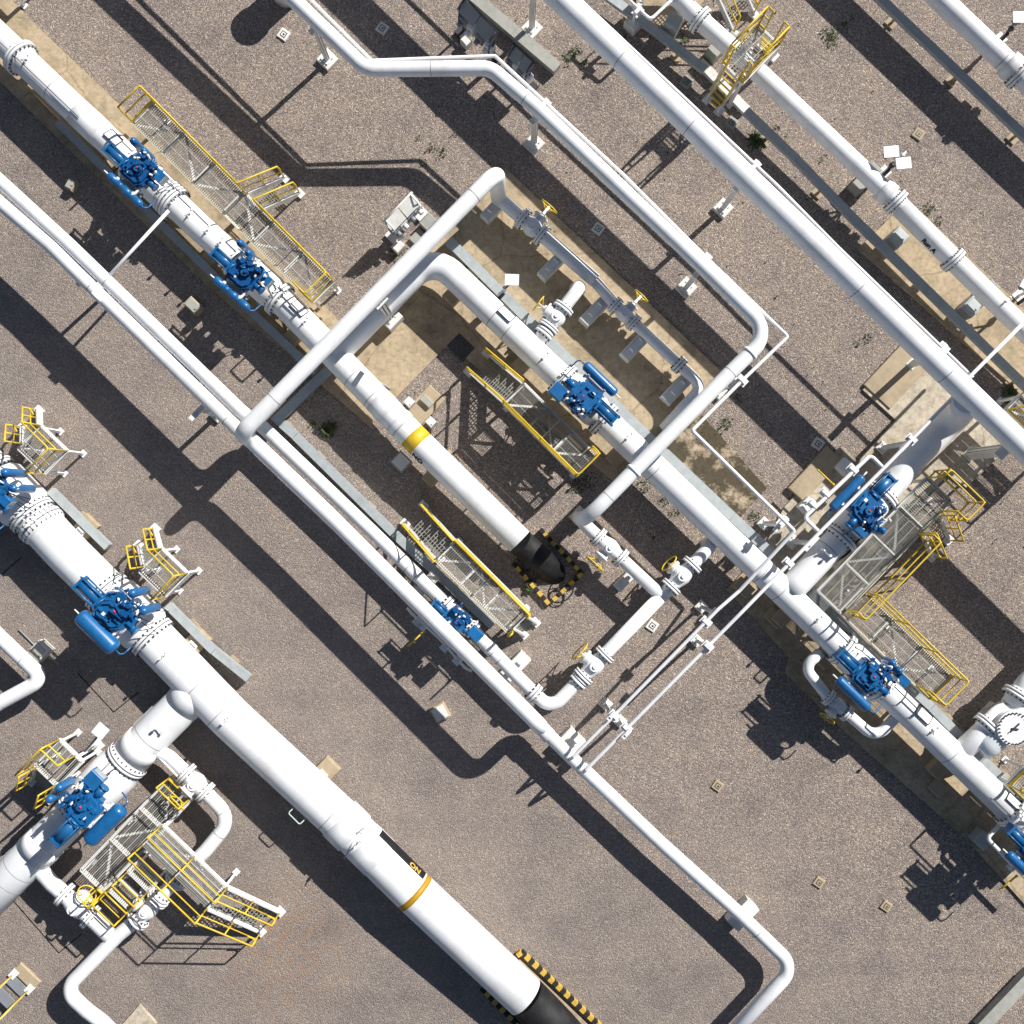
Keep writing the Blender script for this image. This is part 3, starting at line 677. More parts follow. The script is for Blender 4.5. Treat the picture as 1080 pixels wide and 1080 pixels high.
# --- pipe A
t = pipeline('pipeline', 'white elevated pipe with two shallow bends and a round corner', 'pipeline', 'elevated white pipes', (600, 130))
A = run(t, [(60, -235, 2.3), (313, 3, 2.3), (386, 73, 2.3), (517, 72, 2.3), (568, 115.5, 2.3), (623, 168, 2.3), (734, 274, 2.3), (813, 351, 2.3), (769, 394, 2.3), (618, 548, 2.3), (610.5, 546, .85)], 15.8, bend=.62, seams=[(455, 72), (770, 392), (640, 522), (560, 98)])
for x, y in ((790, 372), (668, 495)): collar(A, x, y, .08, .02)
thin('thin white line following the bent elevated pipe', [(70, -255, 2.2), (330, 2, 2.2), (392, 64, 2.2), (522, 59, 2.2), (573, 106, 2.2), (657, 184, 2.2), (745, 272, 2.2), (831, 355, 2.2), (779, 405, 2.2), (730, 454, 2.5), (838, 560, 2.5), (780, 623, 2.0), (757, 643, 2), (604, 799, 1.5), (602, 800, .9)], .048, bend=.06, clamps=[(575, 109, 2.2, 44), (745, 272, 2.2, 44), (783, 401, 2.2, 134), (826, 550, 2.1, 44), (745, 656, 1.95, 134), (648, 755, 1.65, 134)])
# --- overhead loop C1 + P2c + P2d and the bypass N1
t = pipeline('pipeline', 'white overhead cross pipe turning down into the long line to the bottom edge', 'pipeline', 'elevated white pipes', (380, 330))
C1 = run(t, [(525.5, 209, .55), (524, 181, 2.83), (253, 458, 2.83), (262, 461.5, 1.93), (350, 546, 1.93), (427, 623, 1.93), (572, 768, 1.93), (565, 762, .74), (580, 777, .74)], 16, bend=.42, seams=[(500, 205), (290, 420)])
C1d = run(t, [(566, 763, .74), (617, 813, .74), (698, 890, .74), (778, 962, .74), (838, 1020, .74), (740, 1124, .74)], 14.3, bend=.5, seams=[(615, 810), (800, 982)], name='low_run')
N1 = run(t, [(525.5, 207, .55), (530, 212, .55), (600, 272, .55), (628, 296, .55)], 15, bend=.25, mat=WHITE, name='bypass_run')
N2 = run(t, [(626, 295, .55), (650, 323, .55), (741, 408, .55), (722, 428, .5), (700, 452, .1)], 12, bend=.3, name='bypass_run')
flange(N2, 715, 385, 1.4)
# --- P2a, P2b
t = pipeline('pipeline', 'lower of the twin white pipes on the left, ending at the overhead elbow', 'pipeline', 'twin elevated white pipes', (100, 310))
P2a = run(t, [(-40, 178, 1.85), (0, 214, 1.85), (54, 260, 1.85), (80, 286, 1.85), (253, 455, 1.93)], 14.8, seams=[(96, 305), (238, 440)])
t = pipeline('pipeline', 'upper of the twin white pipes, dropping low to the small blue valve', 'pipeline', 'twin elevated white pipes', (120, 300))
P2b = run(t, [(-40, 155, 1.85), (0, 191, 1.85), (74, 259, 1.85), (262, 441, 1.88), (271.5, 445, .85), (393, 561, .85), (487, 653, .85), (545, 713, .85), (581, 748, .85), (640, 688, .85), (696, 630, .85)], 14.6, bend=.38, seams=[(112, 296), (430, 598), (440, 607), (520, 688), (528, 695)])
flange(P2b, 563, 730, 1.35); collar(P2b, 517, 682, .28, .012); flange(P2b, 610, 716, 1.3)
G2 = run(t, [(610.5, 547, .85), (622, 558, .85), (698, 629, .85)], 13.5, name='branch_run')
G3 = run(t, [(697, 630, .85), (720, 606, .85), (751, 574.5, .85), (744.5, 574, -.1)], 14, bend=.3, name='branch_run')
# --- M1
t = pipeline('pipeline', 'white main pipeline from the cross elbow through two blue valves to the right edge', 'pipeline', 'large white pipelines', (700, 500))
M1 = run(t, [(352, 374, .95), (456, 269, .95), (600, 407, .95), (863, 660, .95), (1115, 902, .95)], 29, bend=.75, seams=[(522, 333), (538, 348), (690, 496), (806, 606), (826, 626), (1000, 792)])
for x, y in ((573, 381), (656, 462), (856, 654), (977, 770), (1062, 852)): fitting(M1, x, y)
plate(M1, 530, 337, 30); plate(M1, 966, 750, 30, .5, .3); plate(M1, 1062, 838, 30, .5, .25)
M1t = run(t, [(561, 368, .95), (612, 302, .95), (606, 305, -.1)], 14, bend=.3, name='branch_run')
flange(M1t, 574, 350, 1.3)
R = run(t, [(830, 625.5, .95), (841, 614, .95), (944, 507, .95), (966, 480, .95), (998, 449, 1.0), (1014, 434, 1.5), (1021, 421, 2.4)], 29, bend=1.6, name='branch_run', seams=[(872, 580)])
fitting(R, 868, 585)
Rb = run(t, [(866, 688, .85), (848, 703, .8), (873, 735, .8), (924, 779, .8), (944, 757, .8)], 11.5, bend=.42, name='bypass_run', n=18)
Bx = run(t, [(1006, 800, .95), (1034, 774, .95), (1062, 748, .95)], 22, name='branch_run')
flange(Bx, 1044, 768, 1.5)
t = pipeline('pipeline_filter', 'large round bolted blind flange on a white vessel at the right edge', 'vessel', None, (1062, 760))
mb = MB(); c = P(1062, 765, 1.0); mb.cyl(c-Vector((0, 0, .75)), c+Vector((0, 0, .25)), .40, None, 36); mb.lathe(c+Vector((-.75, -.7, -.05)), Vector((1, .95, 0)), [(0, .33), (.3, .40), (1.5, .40), (1.9, .30)], 30); mb.build('vessel_body', PIPEGREY, t, True)
mb = MB(); mb.cyl(c+Vector((0, 0, .2)), c+Vector((0, 0, .29)), .47, None, 44); mb.cyl(c+Vector((0, 0, .31)), c+Vector((0, 0, .42)), .47, .465, 44); mb.mat(1)
for i in range(26): a = 2*PI*i/26; mb.cyl(c+Vector((.42*math.cos(a), .42*math.sin(a), .15)), c+Vector((.42*math.cos(a), .42*math.sin(a), .47)), .024, None, 6, False)
mb.build('blind_flange', [WHITE, STEEL], t, True)
mb = MB(); mb.bar(c+Vector((-.14, -.1, .45)), c+Vector((.12, .14, .45)), .03, .05); mb.bar(c+Vector((-.08, .0, .44)), c+Vector((.1, -.02, .44)), .05, .03); mb.build('lifting_eye', STEEL, t, True)
Bx2 = run(t, [(1067, 745, .95), (1084, 722, .95), (1130, 676, .95)], 24, name='outlet_run'); flange(Bx2, 1073, 733, 1.45)
mb = MB(); mb.box((c.x, c.y, .13), (.7, .7, .26), .78); mb.build('pedestal', LCONC, t, True)
# --- E and E2
t = pipeline('pipeline', 'thin white pipeline passing under the yellow ladder platform at the upper right', 'pipeline', 'large white pipelines', (870, 150))
E = run(t, [(690, -28, 1.1), (738, 21, 1.1), (805, 81, 1.1), (869, 141, 1.1), (938, 206, 1.1), (1005, 274, 1.1), (1072, 340, 1.1), (1125, 392, 1.1)], 19.5, seams=[(960, 228), (965, 232), (1030, 299), (700, -18)])
flange(E, 738, 22, 1.5); flange(E, 944, 213, 1.45); collar(E, 934, 203, .34, .07, name='clamp_ring'); flange(E, 1005, 273, 1.45)
Eb = run(t, [(950, 219, 1.1), (1005, 274, 1.1), (1072, 340, 1.1), (1125, 392, 1.1)], 21, name='thicker_run')
lettering(E, 984, 253, 'Run A', .19, -66, BLACK, out=.035)
for x, y in ((1052, 322),): fitting(E, x, y)
t = pipeline('pipeline', 'thick white pipe with a clamp flange cut off by the top right corner', 'pipeline', 'large white pipelines', (1030, 30))
E2 = run(t, [(900, -88, 1.1), (990, -2, 1.1), (1066, 70, 1.1), (1240, 236, 1.1)], 22, seams=[(1058, 62)])
flange(E2, 1073, 77, 1.5); collar(E2, 1066, 70, .3, .08, name='clamp_ring')
# --- L
t = pipeline('pipeline', 'thickest white pipeline crossing the lower left with an ochre band near its black end', 'pipeline', 'large white pipelines', (230, 750))
Lp = run(t, [(-55, 452, .7), (0, 508, .7), (46, 556, .7), (72, 584, .7), (157, 668, .7), (243, 757, .72), (360, 865, .8), (437, 941, .76), (554, 1051, .48)], 44.5, seams=[(150, 660), (240, 748), (352, 857), (210, 725)], n=48)
Lq = run(t, [(554, 1051, .48), (590, 1087, .15), (640, 1132, -.7)], 44, bend=3, mat=BLACK, name='buried_section', n=40)
flange(Lp, 14, 523, 1.14, .12); flange(Lp, 44, 554, 1.12, .1)
collar(Lp, 366, 870, .62, .045); collar(Lp, 438, 942, .17, .006, OCHRE, 'ochre_band'); collar(Lp, 392, 894, .7, .018, name='wrap')
for x, y in ((40, 558), (176, 694), (232, 765), (236, 768), (382, 880)): fitting(Lp, x, y)
# black lettered strip low on the up-right flank
sm = MB(); i0, d0 = Lp.at(388, 892); i1, d1 = Lp.at(434, 937)
def arc(p, d, a0, a1, r):
    u = Vector((0, 0, 1)); v = u.cross(d).normalized(); v = v if v.x+v.y > 0 else -v
    return [p+(u*math.cos(math.radians(a))+v*math.sin(math.radians(a)))*r for a in (a0+(a1-a0)*k/5 for k in range(6))]
q0, q1 = arc(i0, d0, 60, 92, Lp.r+.02), arc(i1, d1, 60, 92, Lp.r+.02); b0 = len(sm.v); sm.v += q0+q1
for k in range(5): sm.face([b0+k, b0+k+1, b0+7+k, b0+6+k])
sm.build('black_strip', BLACK, t, True)
lettering(Lp, 424, 927, 'NO', .24, 70, STRIPEY, along=-1, out=.018)
mb = MB()
for (x, y, sx, sy) in ((320, 850, -20, 20),):
    a, b_ = P(x-6, y-2, 1.0), P(x+6, y+10, 1.0); off = Vector((-.24, -.22, .1)); mb.tube([a, a+off, b_+off, b_], .018, 8, .05)
mb.build('grab_rail', TEAL, t, True)
mb = MB(); p, d = Lp.at(384, 872); c = p+Vector((.25, .25, Lp.r*.9)); mb.tube([c+Vector((.1, .2, .3)), c+Vector((-.2, -.1, .02)), c+Vector((-.3, -.4, .06)), c+Vector((-.5, -.75, .0))], .018, 6, .05)
mb.torus(c+Vector((.1, .1, .1)), (.3, .2, 1), .05, .012, 12, 6); mb.build('drain_assembly', GALV, t, True)
T1 = run(t, [(210, 724, .7), (194, 742, .7), (133, 803, .7), (36, 900, .7), (-60, 996, .7)], 41, name='branch_run', seams=[(158, 777), (150, 784), (22, 914), (10, 926)], n=44)
p0, d0 = T1.at(210, 724); MB().rings([(p0-d0*.12, d0, .575), (p0+d0*.35, d0, .562), (p0+d0*.75, d0, T1.r+.004)], 44).build('tee_saddle', WHITE, t, True); fitting(T1, 176, 763)
collar(T1, 147, 789, .5, .03); collar(T1, 44, 892, .5, .03)
Hh = run(t, [(160, 790, .75), (178, 798, .75), (205, 824, .75), (218, 837, .75), (244, 864, .75), (217, 897, .75), (194, 920, .75), (147, 968, .75), (125, 986, .75), (68, 1044, .75), (92, 1066, .75), (108, 1078, .75), (135, 1105, .75)], 15, bend=.55, name='loop_run', seams=[(236, 856), (232, 880), (160, 950)], n=24)
Hi = run(t, [(40, 915, .75), (55, 932, .75), (94, 966, .75), (117, 988, .75)], 16, name='branch_run', n=24)
flange(Hh, 146, 970, 1.5); flange(Hh, 169, 946, 1.35)
t = pipeline('pipeline', 'small white pipe with a sharp elbow at the left edge', 'pipeline', None, (20, 700))
Q = run(t, [(-40, 632, .8), (0, 672, .8), (46, 716, .8), (0, 741, .8), (-45, 772, .8)], 15.5, bend=.25, seams=[(24, 697)])

t = thing('standpipe', 'wide white capped standpipe just beyond the top edge beside the bent pipe', 'standpipe', P(303, -8, 0))
mb = MB(); mb.cyl((0, 0, 0), (0, 0, 1.0), .44, None, 32); mb.build('pipe_body', WHITE, t)
mb = MB(); mb.cyl((0, 0, 1.0), (0, 0, 1.12), .50, None, 32); mb.build('cap', WHITE, t)

# ================================================================== hand valves
gate_valve('bypass valve with yellow wheel nearest the overhead riser, in shade', N1, 562, 239, side=1, length=26, wheel=.27, stem=0.5, elev=6)
gate_valve('small bypass valve with yellow wheel between white blocks, in shade', N2, 658, 331, side=1, length=26, wheel=.24, stem=0.5, elev=6)
gate_valve('sunlit flanged valve on the short stub above the middle blue valve', M1t, 584, 332, side=1, length=25, wheel=.24, stem=0.42, elev=5)
gate_valve('white flanged valve beside the striped kerb under the bent pipe end', G2, 644, 576, side=-1, length=32, wheel=.30, stem=0.42, elev=4)
gate_valve('white flanged valve with tilted yellow wheel beside the main line', G3, 719, 607, side=1, length=32, wheel=.26, stem=0.3, elev=10)
gate_valve('white flanged valve at the lower bend left of the thin lines', P2b, 627, 703, side=1, length=32, wheel=.30, stem=0.36, elev=4)
gate_valve('small grey white valve on the bypass loop under the lower right blue valve', Rb, 883, 743, side=-1, length=25, wheel=.23, stem=0.3, elev=10)
gate_valve('hand valve on the loop above the grated walkway, lower left', Hh, 207, 825, side=-1, length=28, wheel=.3, stem=.5, elev=25)
gate_valve('hand valve with round yellow wheel left of the grated walkway', Hi, 81, 955, side=1, length=36, wheel=0.26, stem=0.35, elev=22)
gate_valve('domed check valve between the walkway stairs, lower left', Hh, 157, 959, side=-1, length=30, wheel=0.2, stem=0.1, elev=25)
gate_valve('valve bonnet under the walkway crossing, lower left', Hh, 194, 920, side=-1, length=24, wheel=.18, stem=.0, elev=10, yellow=False)

# ================================================================== blue actuated valves
actuator('blue actuated valve nearest the top left corner with a slim banded cylinder', 145, 177, 2.25, 44.5, .93, P1.r, 1.03, .11, slim=True, box=(18, 9), bottles=((-24, 17), (-9, 17)), boxs=(.32, .3), line=P1)
actuator('second blue actuated valve beside the end of the upper left walkway', 258, 287, 2.25, 44.5, .93, P1.r, 1.03, .11, slim=True, box=(19, 9), bottles=((-25, 19), (-12, 17)), boxs=(.30, .26), line=P1)
actuator('blue actuated valve mid yard with a glossy tank on its upper right', 615, 418, 2.1, 224, .95, M1.r, 1.06, .14, box=(21, 13), bottles=((7, 11), (-3, 13)), boxs=(.42, .38), bl=.8, fl=(.8, .75), line=M1)
actuator('blue actuated valve with the fattest long tank on the thickest pipeline at the left', 121, 645, 2.6, 45, .7, Lp.r, 1.24, .235, box=(16, 3), bottles=((-1, 20), (16, 16)), boxs=(.2, .3), bl=1.2, fl=(.95, .85), frs=1.13, line=Lp)
actuator('blue actuated valve with a fat tank on the branch beside the lower left walkway', 85, 851, 2.45, -46, .7, T1.r, 1.2, .22, box=(22, 9), bottles=((-16, 24), (-3, 25)), boxs=(.4, .44), bl=.9, fl=(.95, .95), frs=1.16, line=T1)
actuator('blue actuated valve on the right hand branch crossed by thin white lines', 917, 539, 2.15, 133.5, .95, R.r, 1.1, .13, box=(19, 9), bottles=((4, 23), (8, 15)), boxs=(.2, .34), fl=(.85, .8), line=R)
actuator('blue actuated valve beside the lower right walkway and bypass loop', 922, 714, 2.15, 44, .95, M1.r, 1.06, .145, box=(25, 18), boxs=(.32, .26), line=M1)
actuator('small blue actuated valve without a tank next to the lower middle walkway', 482, 655, 1.75, 44, .85, P2b.r, .8, tank=0, box=(30, 4), bottles=(), boxs=(.38, .3), fl=(.5, .5), frs=1.4, line=P2b)
actuator('blue actuated valve cut off by the lower right edge', 1101, 900, 2.15, 44, .95, M1.r, 1, .135, box=(25, 18), line=M1)
actuator('blue actuated valve cut off by the left edge of the yard', -14, 516, 2.6, 45, .7, Lp.r, 1.2, .22, box=(16, 3), bottles=((-1, 20), (14, 16)), bl=1.2, fl=(.9, .7), frs=1.13, line=Lp)

# ================================================================== walkways
W1 = 31
platform('long grated walkway beside the two upper left blue valves', 140, 129, 45, 268, W1, 1.2,
         rails=[[(0, 0), (0, W1), (138, W1)], [(162, W1), (268, W1), (268, 0), (250, 0)]],
         stairs=[(150, W1, 0, 1, 22, dict(slope=.95))])
platform('grated walkway left of the middle blue valve with its stairs at the upper end', 531, 426, 45, 108, 31, 1.25,
         rails=[[(0, 0), (108, 0), (108, 31), (98, 31)]], stairs=[(0, 15, -1, 0, 27, dict(slope=1.15))])
platform('grated walkway above the small blue valve with its stairs at the upper end', 460, 591, 45, 108, 31, 1.2,
         rails=[[(0, 31), (108, 31), (108, 26)], [(108, 6), (108, 0)]], stairs=[(0, 15, -1, 0, 27, dict(slope=1.15)), (108, 16, 1, 0, 17, dict(slope=.35, rails=False))])
platform('grated walkway beside the right hand branch with stairs at its outer corner', 888, 647, -46, 166, 34, 1.2,
         rails=[[(6, 0), (6, -10), (116, -10), (116, 0)], [(150, 0), (150, -14), (176, -14), (176, 34), (166, 34)]],
         stairs=[(133, -2, 0, -1, 24, dict(slope=.85))], cream=True)
platform('grated walkway along the lower right blue valve ending in a yellow corner rail', 885.5, 645, 44, 132, 34, 1.2,
         rails=[[(6, 34), (132, 34), (132, 0), (112, 0)]])
platform('small grated platform near the left edge, stairs facing up', 18, 473, 44, 39, 34, 1.3, group='small stair platforms on the thick pipeline',
         rails=[[(0, 34), (39, 34), (39, 0)]], stairs=[(0, 20, -1, 0, 24, dict(slope=.6))], cream=False, pitch=.06, brace=False, toe=False)
platform('small grated platform left of the largest tank valve, stairs facing up', 146, 603, 44, 38, 34, 1.3, group='small stair platforms on the thick pipeline',
         rails=[[(0, 34), (38, 34), (38, 0)]], stairs=[(0, 20, -1, 0, 24, dict(slope=.6))], cream=False, pitch=.06, brace=False, toe=False)
platform('small platform with stairs to the lower left beside the branch valve', 60, 831, -46, 37, 34, 1.3, group='small stair platforms on the thick pipeline',
         rails=[[(0, 34), (37, 34), (37, 10)]], stairs=[(0, 17, -1, 0, 26, dict(slope=.75, solid=True))], cream=False, bars='h', pitch=.06, brace=False, toe=False)
platform('grated walkway along the fat tank of the lower left valve', 108, 941, -46, 136, 33, .75, group='lower left crossing walkways', rails=[[(0, 6), (0, -2), (8, -2)], [(136, 33), (136, 2)]],
         stairs=[], cream=False, bars='h', pitch=.055)
platform('crossing walkway over the loop pipe with long stairs to the lower right', 150, 892, 44, 95, 29, 1.3, group='lower left crossing walkways',
         rails=[[(0, 0), (95, 0)], [(0, 29), (95, 29)]], stairs=[(95, 14.5, 1, 0, 29, dict(slope=1.25)), (42, 0, 0, -1, 1, dict(rails=False))][:1], pitch=.055, cream=False, bars='h', toe=False)
platform('low step platform with yellow rails below the lower left walkway', 114, 940, 44, 28, 16, .7, group='lower left crossing walkways', rails=[[(0, 0), (30, 0)], [(0, 18), (30, 18)]], stairs=[], cream=False, brace=False, toe=False)
platform('low step platform with a yellow railed bridge below the lower left walkway', 134, 920, 44, 30, 17, .9, group='lower left crossing walkways', rails=[[(0, 0), (30, 0)]], stairs=[], cream=False, brace=False, toe=False)
platform('yellow railed platform with a steep ladder across the upper right pipe', 784, 86.5, -46, 55, 30, 1.75, group='yellow platforms at the top edge',
         rails=[[(8, 0), (54, 0)], [(2, 30), (54, 30)], [(0, 30), (0, 25)], [(0, 0), (0, 5)], [(54, 0), (54, 7)], [(54, 22), (54, 30)]], stairs=[(0, 15, -1, 0, 17, dict(slope=.16, rcol=YELLOW, mat=YELLOW, step=.24, railh=.5, solid=True)), (54, 13, 1, 0, 17, dict(slope=.3, mat=YELLOW, step=.25, railh=.9, solid=True, rails=False))], cream=False, bars='v', pitch=.1)
# stairs and platforms cut by the frame
t = thing('staircase', 'grey stepped staircase with yellow rails at the bottom left edge', 'stairs', P(25, 1033, 0), 134, 'staircases cut by the picture edge')
stair(t, 2.9, 0, -1, 0, .58, 2.2, slope=1.3, mat=HOOD, solid=True, railh=.9, step=.27)
m = MB(); m.cbox((-.15, 0, .04), (.35, .8, .08)); m.build('footing', TCONC, t)
t = thing('staircase', 'white staircase with yellow handrails coming down from the top edge', 'stairs', P(784, 26, 0), 48, 'staircases cut by the picture edge')
stair(t, -2.3, 0, 1, 0, .75, 1.9, slope=1.2, railh=.9)
platform('yellow railed platform corner at the right edge above the branch pipe', 1062, 432, 44, 80, 24, 1.3, group='platforms cut by the picture edge', rails=[[(0, 0), (80, 0)], [(0, 24), (80, 24)]])
platform('yellow railed platform corner at the right edge beside the round flange', 1064, 828, 44, 80, 26, 1.2, group='platforms cut by the picture edge', rails=[[(80, 26), (0, 26), (0, 0), (40, 0)]])
platform('yellow railed platform corner in the top left corner', -62, -78, 44, 92, 30, 1.2, group='platforms cut by the picture edge', rails=[[(0, 30), (92, 30), (92, 0), (60, 0)]])

# ================================================================== supports
sp = [('post under the bent pipe nearest the top edge', 345, 62, A, 1.95, 17), ('post beside the concrete trough at the top, under the tall pipe', 561, 29, B, 2.1, 17),
      ('post under the bent pipe after its second bend', 563, 151, A, 1.95, 17), ('post beside the middle of the tall pipe', 763, 219, B, 2.1, 16),
      ('post under the straight of the bent pipe above the stone slab', 724, 303, A, 1.95, 17), ('post at the round corner of the bent pipe', 758, 412, A, 1.95, 14)]
for lb, x, y, r, top, b in sp: support('white '+lb, x, y, top, base=b, head=.35)
support('white post under the tall pipe on the tan block slab', 962, 384, 2.1, base=10, post=.16)
support('leaning grey strut post on the pale slab right of the branch', 1024, 479, 2.1, base=12, post=.24, a=44)
support('thick white pedestal under the overhead cross pipe', 411, 334, 2.6, base=20, bh=.5, post=.2, head=.4)
support('white base under the lower end of the bent pipe', 612, 545, .62, base=17, bh=.3, post=.3, head=.3)
support('low post holding the thin lines above the right slab', 931, 472, 1.95, base=11, post=.1)
support('low post under the thin line near the stained slab', 806, 552, 1.95, base=11, post=.1)
support('grey post under the thin lines near the brown slab', 836, 571, 1.95, base=13, post=.1)
for lb, x, y in (('upper post of the thin line pair right of the gravel cover', 740, 640), ('second post of the thin line pair with a dark shadow', 735, 676), ('third post of the thin line pair near the lower bend', 639, 743), ('last post of the thin line pair before the long pipe', 654, 761)):
    support(lb, x, y, 1.75, base=11, post=.09, head=.3, bh=.12)
support('crossbeam post under the twin pipes near their end', 229, 437, 1.65, base=13, head=.8, post=.12)
support('crossbeam post under the twin pipes in the upper left', 112, 307, 1.65, base=10, head=.5, post=.1)
sl = [('white block under the riser foot', 521, 219, 12, 30, .42), ('white block first along the shaded bypass', 582, 280, 12, 32, .44), ('white block between bypass valves', 628, 327, 13, 36, .44),
      ('white block right of the second bypass wheel', 671, 364, 13, 36, .44), ('white block at the end of the shaded bypass', 715, 409, 14, 38, .44),
      ('white block under the long thin line beside the lower walkway', 543, 704, 15, 34, .4), ('white block where the thin lines reach the long pipe', 601, 784, 22, 26, .35),
      ('white block under the long thin line near the bottom', 784, 966, 17, 32, .4), ('white block on the line above the small blue valve', 450, 616, 12, 26, .45),
      ('white block below the lower bend valve', 606, 724, 12, 26, .45), ('white block on the branch below the bent pipe end', 660, 612, 10, 26, .4)]
for lb, x, y, lu, lv, h in sl: sleeper(lb, x, y, lu, lv, h)
for lb, x, y, lu, lv, h in (('tan white block at the waist of the thickest pipeline', 335, 822, 20, 48, .2), ('pale block upper left on the thickest pipeline', 80, 566, 20, 50, .2), ('pale block below the middle of the thickest pipeline', 198, 686, 20, 50, .2)):
    sleeper(lb, x, y, lu, lv, h, mat=TCONC, group='pale blocks under the thickest pipeline')
# concrete saddles under the main line and others
for i, (x, y, lb) in enumerate([(487, 299, 'near the cross elbow'), (560, 372, 'by the short stub'), (660, 470, 'below the middle blue valve'), (835, 640, 'near the branch tee'), (880, 684, 'beside the loop start'), (1000, 800, 'near the round flange')]):
    sleeper('tan saddle block under the main pipeline '+lb, x, y+2, 16, 44, .4, mat=TCONC, group='tan saddle blocks', strap=False)
for x, y, lb in ((112, 148, 'before the first valve'), (228, 262, 'between the two valves'), (318, 342, 'after the second valve'), (464, 492, 'behind the yellow band')):
    sleeper('tan saddle block under the upper left pipeline '+lb, x, y+2, 15, 42, .4, mat=TCONC, group='tan saddle blocks', strap=False)
for x, y, lb in ((762, 44, 'before the ladder platform'), (915, 186, 'before the clamp flange'), (1040, 310, 'near the right edge')):
    sleeper('grey saddle block under the right hand pipeline '+lb, x, y, 14, 32, .5, mat=GCONC, group='grey saddle blocks', strap=False)
# ================================================================== blocks, boxes and covers
def cbx(name, label, cat, x, y, a, lu, lv, h, mat, group=None, z=0, lid=None, legs=False):
    loc = P(x, y, h+z); t = thing(name, label, cat, (loc.x, loc.y, z), a, group); k = S*(1-(h+z)/H)
    m = MB(); m.cbox((0, 0, h/2), (lu*k, lv*k, h), min(.02, h*.3)); m.build('housing', mat, t)
    if lid: m = MB(); m.cbox((0, 0, h+.012), (lu*k*.8, lv*k*.8, .024), .008); m.cyl((lu*k*.3, 0, h+.02), (lu*k*.3, 0, h+.05), .03, None, 8); m.build('lid', lid, t)
    return t
cbx('valve_chamber', 'tan square chamber with pale lid left of the long thin line', 'chamber', 464, 752, 60, 18, 17, .2, TCONC, 'square valve chambers', lid=LCONC)
cbx('valve_chamber', 'weathered chamber in the shadow left of the second blue valve', 'chamber', 203, 322, 44, 17, 12, .3, TCONC, 'square valve chambers', lid=GCONC)
cbx('valve_chamber', 'small tan chamber in the shadow left of the first blue valve', 'chamber', 74, 194, 30, 9, 12, .25, TCONC, 'square valve chambers', lid=GCONC)
cbx('valve_chamber', 'pale box with an open lid beside the small elbow pipe', 'chamber', 39, 688, 44, 16, 20, .4, LCONC, 'square valve chambers', lid=GCONC)
cbx('valve_chamber', 'grey concrete chamber on a diamond plinth below the yellow band', 'chamber', 423, 487, 44, 18, 17, .15, GCONC, 'square valve chambers', lid=WHITE2)
for lb, x, y in (('white capped box above the yellow band', 431, 424), ('white capped box right of the yellow band', 454, 445)):
    cbx('junction_box', lb, 'box', x, y, 44, 9, 9, .5, WHITE2, 'small white boxes beside the yellow band', lid=WHITE2)
cbx('concrete_plinth', 'tan plinth above the yellow band', 'plinth', 443, 433, 133, 54, 23, .1, TCONC, 'concrete plinths')
cbx('concrete_plinth', 'grey stone on the tan plinth above the yellow band', 'plinth', 450, 423, 44, 14, 8, .22, GCONC, 'concrete plinths')
cbx('grating_pit', 'dark square gravel grate left of the middle walkway stairs', 'pit', 486, 366, 44, 24, 20, .07, BLACKSTONE)
cbx('concrete_plinth', 'long sunlit tan plinth left of the thin pipe bypass valve', 'plinth', 860, 500, 133, 60, 22, .18, TCONC, 'concrete plinths')
cbx('concrete_plinth', 'tan plinth with a post under the tall pipe', 'plinth', 946, 396, 133, 62, 38, .12, TCONC, 'concrete plinths')
for lb, x, y in (('pale block upper', 785, 620), ('pale block middle', 818, 652), ):
    cbx('concrete_plinth', lb+' along the brown slab edge', 'plinth', x, y, 44, 20, 14, .25, TCONC, 'concrete plinths')
cbx('concrete_plinth', 'pale block on the brown slab below the loop pipe start', 'plinth', 990, 832, 44, 16, 14, .2, TCONC, 'concrete plinths')
for lb, x, y, s in (('next to the top post', 299, 36, 11), ('in the shadow at the top centre', 403, 29.5, 11), ('beside the tan slab in the middle', 631, 241, 11), ('at the end of the long shadow on the right', 863, 468, 11), ('above the thin line posts', 688, 660, 11),
                    ):
    cover('white square cover '+lb, x, y, s)
for lb, x, y, s in (('left of the lower right gravel', 757, 829, 10), ('upper one in the lower right gravel', 864, 931, 10), ('rightmost one in the lower right gravel', 935, 956, 10), ('above the twin white plates', 969, 141, 11), ('dark one below the tall pipe at the top', 724, 86, 11), ('dark one beside the ladder foot', 772, 129, 11), ):
    cover('weathered square cover, '+lb, x, y, s, mat=TCONC if y > 135 else GCONC)
for lb, x, y in (('pale bracket on the gravel left of the twin plates', 970, 143),): pass
# instrument stands with plates
def stand(label, x, y, plates, top=1.5, base=(9, 9), name='instrument_stand'):
    loc = P(x, y, 0); t = thing(name, label, 'instrument stand', loc, 0, 'instrument stands with sun plates'); 
    m = MB(); m.cyl((0, 0, 0), (0, 0, top), .045, None, 10); m.box((0, 0, .03), (.3, .3, .06), .7); m.box((0, 0, top*.8), (.5, .05, .05), .78); m.build('post', WHITE2, t)
    for (px, py, w, d, rot) in plates:
        q = P(px, py, top+.1)-loc; m = MB(); m.box((q.x, q.y, top+.1), (w*S*.94, d*S*.94, .03), -math.radians(rot)); m.build('sun_plate', WHITE, t)
        m = MB(); m.tube([(0, 0, top*.8), (q.x*.6, q.y*.6, top*.85), (q.x, q.y, top+.08)], .03, 8); m.box((q.x, q.y, top-.1), (.2, .14, .25), .3); m.build('instrument', DGREY, t)
    m = MB(); m.tube([(0, 0, .5), (-.15, -.2, .8), (-.3, -.35, .55)], .05, 8); m.sphere((-.1, -.1, top*.6), .09, 8); m.build('transmitter', STEEL, t)
    return t
